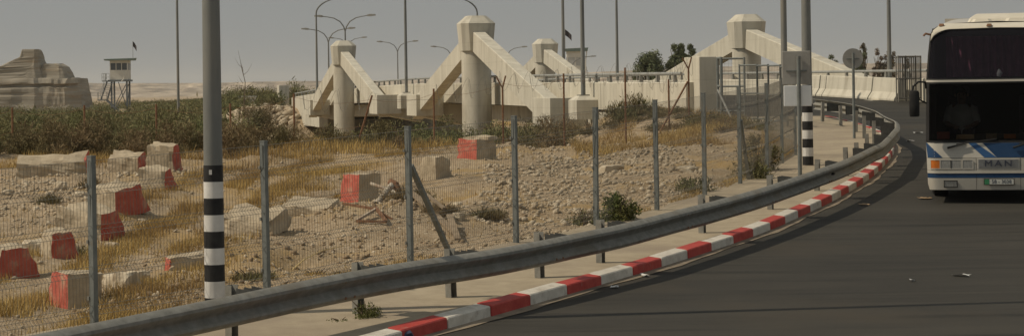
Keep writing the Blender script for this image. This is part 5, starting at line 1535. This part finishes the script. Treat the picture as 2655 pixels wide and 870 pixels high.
# mirrors
for s in (-1, 1):
    mr = MB().tube([(s * 1.20, 0.20, 2.02), (s * 1.21, 0.05, 2.13), (s * 1.32, -0.05, 2.14), (s * 1.41, -0.12, 2.06), (s * 1.43, -0.14, 1.96)], 0.017, 8)
    mr.tube([(s * 1.20, 0.16, 1.76), (s * 1.30, 0.0, 1.82), (s * 1.36, -0.10, 1.90)], 0.014, 8)
    arm = mr.build('mirror_arm', M_black, bus, smooth=True)
    mb = MB().loft([[(s * 1.39 + a * 0.085 * q, -0.16 + b * 0.06 * q, z) for a, b in ((-1, -.6), (-.6, -1), (.6, -1), (1, -.6), (1, .6), (.6, 1), (-.6, 1), (-1, .6))] for z, q in ((1.54, 0.8), (1.56, 0.98), (1.75, 1.0), (1.94, 1.0), (1.99, 0.85))])
    mb.build('mirror_housing', M_black, arm, smooth=True)
# wipers
for a, b, c in (((-0.85, 0.98), (-0.55, 1.06), (-0.02, 1.13)), ((0.25, 0.98), (0.5, 1.06), (0.95, 1.14))):
    w = MB().tube([(a[0], fy(a[0], a[1]) - 0.05, a[1]), (b[0], fy(b[0], b[1]) - 0.06, b[1])], [0.022, 0.013], 6)
    w.tube([(b[0] - 0.15, fy(b[0], b[1]) - 0.05, b[1] - 0.015), (c[0], fy(c[0], c[1]) - 0.02, c[1])], 0.011, 6)
    w.build('wiper', M_black, bus)
# side windows, wheels, underbody
for s in (-1, 1):
    for k in range(6):
        y0 = 1.3 + k * 1.65
        P = [[(s * (hw(z) + 0.004), y, z) for y in (y0, y0 + 1.55)] for z in (1.75, 2.15, 2.5, 2.72)]
        MB().grid(P).build('side_window', M_sidewin, bus)
    for yw in (1.72, 8.3):
        wm = MB().tube([(s * 1.16, yw, 0.49), (s * 1.12, yw, 0.49), (s * 0.88, yw, 0.49), (s * 0.85, yw, 0.49)], [0.44, 0.49, 0.49, 0.44], 28).build('wheel', M_black, bus, smooth=True)
        MB().tube([(s * 1.165, yw, 0.49), (s * 1.175, yw, 0.49)], [0.28, 0.24], 20).build('rim', M_chrome, wm)
MB().box(-0.95, 0.95, 0.25, LEN - 0.3, 0.30, 0.36).build('underbody', M_black, bus)
MB().box(-0.85, 0.85, 1.62, 1.82, 0.40, 0.56).build('axle', M_black, bus)
# cab interior
inn = MB().box(-1.12, 1.12, 0.25, 3.4, 0.86, 0.92)
inn.box(-1.12, 1.12, 3.3, 3.4, 0.92, 2.12)
inn.box(-1.12, 1.12, 0.32, 3.4, 2.10, 2.16)
inn.build('cab_lining', M_dark, bus)
MB().loft([[(-1.1, 0.22, 0.95), (1.1, 0.22, 0.95), (1.1, 0.22, 1.10), (-1.1, 0.22, 1.10)], [(-1.1, 0.62, 0.92), (1.1, 0.62, 0.92), (1.1, 0.62, 1.19), (-1.1, 0.62, 1.19)]]).build('dashboard', M_dark, bus)
cur = [[(x, 0.62 + 0.045 * math.sin(x * 46 + 1.2 * math.sin(x * 7)), 2.19 + 0.72 * j / 6) for x in np.linspace(-0.86, 1.0, 130)] for j in range(7)]
m = MB().grid(cur); m.build('curtain', M_curtain, bus, smooth=True)
MB().box(-1.1, 1.1, 0.85, 0.9, 2.17, 3.05).build('upper_lining', M_dark, bus)
MB().tube([(0.03, 0.33, 2.20), (0.045, 0.34, 2.26), (0.03, 0.35, 2.33)], [0.035, 0.05, 0.012], 8).build('dash_figurine', M_paper, bus)
for x0, x1, z1, mt in ((-1.03, -0.82, 1.24, M_redpaint), (-0.70, -0.40, 1.185, M_card), (-0.2, -0.02, 1.20, M_card), (0.1, 0.3, 1.19, M_orange), (0.75, 0.95, 1.26, M_paper)):
    o = MB().box(x0, x1, 0.30, 0.44, 1.10, z1).build('dashboard_box', mt, bus)
sw = MB().tube([(0.60 + 0.21 * math.cos(a), 0.80 - 0.06 * math.sin(a), 1.32 + 0.16 * math.sin(a)) for a in np.linspace(0, 2 * math.pi, 25)], 0.016, 6)
sw.tube([(0.6, 0.8, 1.32), (0.6, 0.62, 1.12)], 0.025, 6)
sw.build('steering_wheel', M_black, bus)
for x in (-0.62, 0.6):
    m = MB().box(x - 0.24, x + 0.24, 1.0, 1.45, 1.02, 1.16); m.box(x - 0.23, x + 0.23, 1.40, 1.52, 1.14, 1.82); m.box(x - 0.14, x + 0.14, 1.41, 1.51, 1.83, 2.0)
    m.build('cab_seat', M_seat, bus, bevel=0.03)

# person in the front seat: one skinned body, shirt and hair as parts
def person(loc, rotz, label):
    r = empty('person', loc, (math.atan(SL), 0, rotz)); tag(r, label, 'person')
    P = {'pel': ((0, 0, 0.10), .14), 'wai': ((0, -.01, .26), .135), 'che': ((0, .0, .46), .155), 'nek': ((0, -.01, .60), .062), 'hd0': ((0, -.035, .66), .075), 'hd1': ((0, -.04, .76), .098), 'hd2': ((0, -.03, .84), .075),
         'hpL': ((-.11, -.05, .08), .10), 'knL': ((-.15, -.48, .12), .072), 'anL': ((-.15, -.52, -.24), .05), 'toL': ((-.15, -.70, -.28), .04),
         'hpR': ((.11, -.05, .08), .10), 'knR': ((.15, -.48, .12), .072), 'anR': ((.15, -.52, -.24), .05), 'toR': ((.15, -.70, -.28), .04),
         'shL': ((-.19, 0, .52), .075), 'elL': ((-.26, -.10, .28), .052), 'wrL': ((-.14, -.33, .24), .033), 'haL': ((-.10, -.41, .23), .036),
         'shR': ((.19, 0, .52), .075), 'elR': ((.26, -.10, .28), .052), 'wrR': ((.14, -.33, .24), .033), 'haR': ((.10, -.41, .23), .036)}
    E = [('pel', 'wai'), ('wai', 'che'), ('che', 'nek'), ('nek', 'hd0'), ('hd0', 'hd1'), ('hd1', 'hd2'), ('pel', 'hpL'), ('hpL', 'knL'), ('knL', 'anL'), ('anL', 'toL'), ('pel', 'hpR'), ('hpR', 'knR'), ('knR', 'anR'), ('anR', 'toR'),
         ('che', 'shL'), ('shL', 'elL'), ('elL', 'wrL'), ('wrL', 'haL'), ('che', 'shR'), ('shR', 'elR'), ('elR', 'wrR'), ('wrR', 'haR')]
    for s, n in ((-1, 'L'), (1, 'R')):
        hx_, hy_, hz_ = P['ha' + n][0]
        for i, (dx, ln) in enumerate(((-.027, .060), (-.009, .072), (.009, .068), (.027, .052))):
            P[f'f{i}{n}'] = ((hx_ + dx, hy_ - ln * .6, hz_ + .004), .0095); P[f'g{i}{n}'] = ((hx_ + dx, hy_ - ln, hz_ - .03), .008)
            E += [('ha' + n, f'f{i}{n}'), (f'f{i}{n}', f'g{i}{n}')]
        P['t' + n] = ((hx_ - s * .05, hy_ - .02, hz_ + .01), .0105); P['u' + n] = ((hx_ - s * .062, hy_ - .055, hz_), .009)
        E += [('wr' + n, 't' + n), ('t' + n, 'u' + n)]
    keys = list(P)
    me = bpy.data.meshes.new('body')
    me.from_pydata([P[k][0] for k in keys], [(keys.index(a), keys.index(b)) for a, b in E], [])
    o = bpy.data.objects.new('body', me); link(o, r)
    o.modifiers.new('skin', 'SKIN'); ss = o.modifiers.new('subsurf', 'SUBSURF'); ss.levels = ss.render_levels = 2
    if not me.skin_vertices:
        bpy.context.view_layer.objects.active = o
    for k, v in zip(keys, me.skin_vertices[0].data if me.skin_vertices else []):
        v.radius = (P[k][1], P[k][1]); v.use_root = (k == 'pel')
    skin = mat('skin', (0.30, 0.17, 0.11), (0.36, 0.21, 0.14), 10, 0.6, coords='obj')
    me.materials.append(skin)
    # shirt: a shell round the torso and upper arms
    sh = MB()
    rings = []
    for z, a, b in ((0.08, .19, .15), (0.2, .18, .145), (0.34, .19, .15), (0.46, .215, .155), (0.54, .20, .13), (0.59, .12, .095), (0.615, .075, .075)):
        rings.append([(a * math.cos(q), -.01 + b * math.sin(q), z) for q in np.linspace(0, 2 * math.pi, 20, endpoint=False)])
    sh.loft(rings, cap=False)
    for s in (-1, 1):
        sh.tube([(s * .15, 0, .53), (s * .20, 0, .52), (s * .235, -.05, .40), (s * .258, -.09, .30)], [.085, .088, .078, .072], 12, cap=False)
    sh.build('shirt', mat('white_shirt', (0.62, 0.61, 0.58), (0.72, 0.71, 0.68), 8, 0.9), r, smooth=True)
    tr = MB()
    for s in (-1, 1):
        tr.tube([(s * .09, 0.02, .10), (s * .12, -.2, .11), (s * .15, -.47, .125), (s * .152, -.53, .05), (s * .15, -.525, -.22)], [.125, .105, .088, .085, .07], 12)
    tr.build('trousers', M_seat, r, smooth=True)
    hr_ = MB(); rings = []
    for z, q in ((.735, .107), (.79, .112), (.85, .098), (.90, .06), (.92, .01)):
        rings.append([(q * .92 * math.cos(a), -.025 + q * math.sin(a) * (1.0 if math.sin(a) > 0 else (0.86 if z > 0.8 else 0.2)), z) for a in np.linspace(0, 2 * math.pi, 18, endpoint=False)])
    hr_.loft(rings, cap=False); hr_.build('hair', M_black, r, smooth=True)
    fc = MB()
    fc.loft([[(-.018, -.128, .745), (.018, -.128, .745), (.012, -.120, .80), (-.012, -.120, .80)], [(-.010, -.155, .752), (.010, -.155, .752), (.006, -.132, .80), (-.006, -.132, .80)]])
    for s in (-1, 1): fc.tube([(s * .095, -.03, .75), (s * .112, -.015, .77), (s * .10, -.02, .80)], [.012, .018, .010], 6)
    fc.build('nose_and_ears', skin, r, smooth=True)
    ey = MB()
    for s in (-1, 1): ey.tube([(s * .036 - .014, -.128, .79), (s * .036 + .014, -.128, .79)], 0.009, 6)
    ey.tube([(-.026, -.126, .708), (.026, -.126, .708)], 0.006, 6)
    ey.build('eyes_and_mouth', M_black, r)
bm_ = bus.matrix_basis
person(bm_ @ Vector((-0.62, 1.26, 1.06)), bus.rotation_euler.z, 'person in a white shirt sitting behind the coach windscreen')

# ------------------------------------------------------------------ dusty air
hz_m = bpy.data.materials.new('haze_air'); hz_m.use_nodes = True
hn_, hl_ = hz_m.node_tree.nodes, hz_m.node_tree.links
hn_.clear()
pv = hn_.new('ShaderNodeVolumePrincipled'); pv.inputs['Color'].default_value = (0.88, 0.905, 0.91, 1); pv.inputs['Density'].default_value = 0.00013; pv.inputs['Anisotropy'].default_value = 0.2
ho = hn_.new('ShaderNodeOutputMaterial'); hl_.new(pv.outputs[0], ho.inputs['Volume'])
hzb = MB().box(-5700, 5700, -200, 7400, -8, 62).build('haze', hz_m)
tag(hzb, 'pale dusty haze over the valley', kind='stuff')
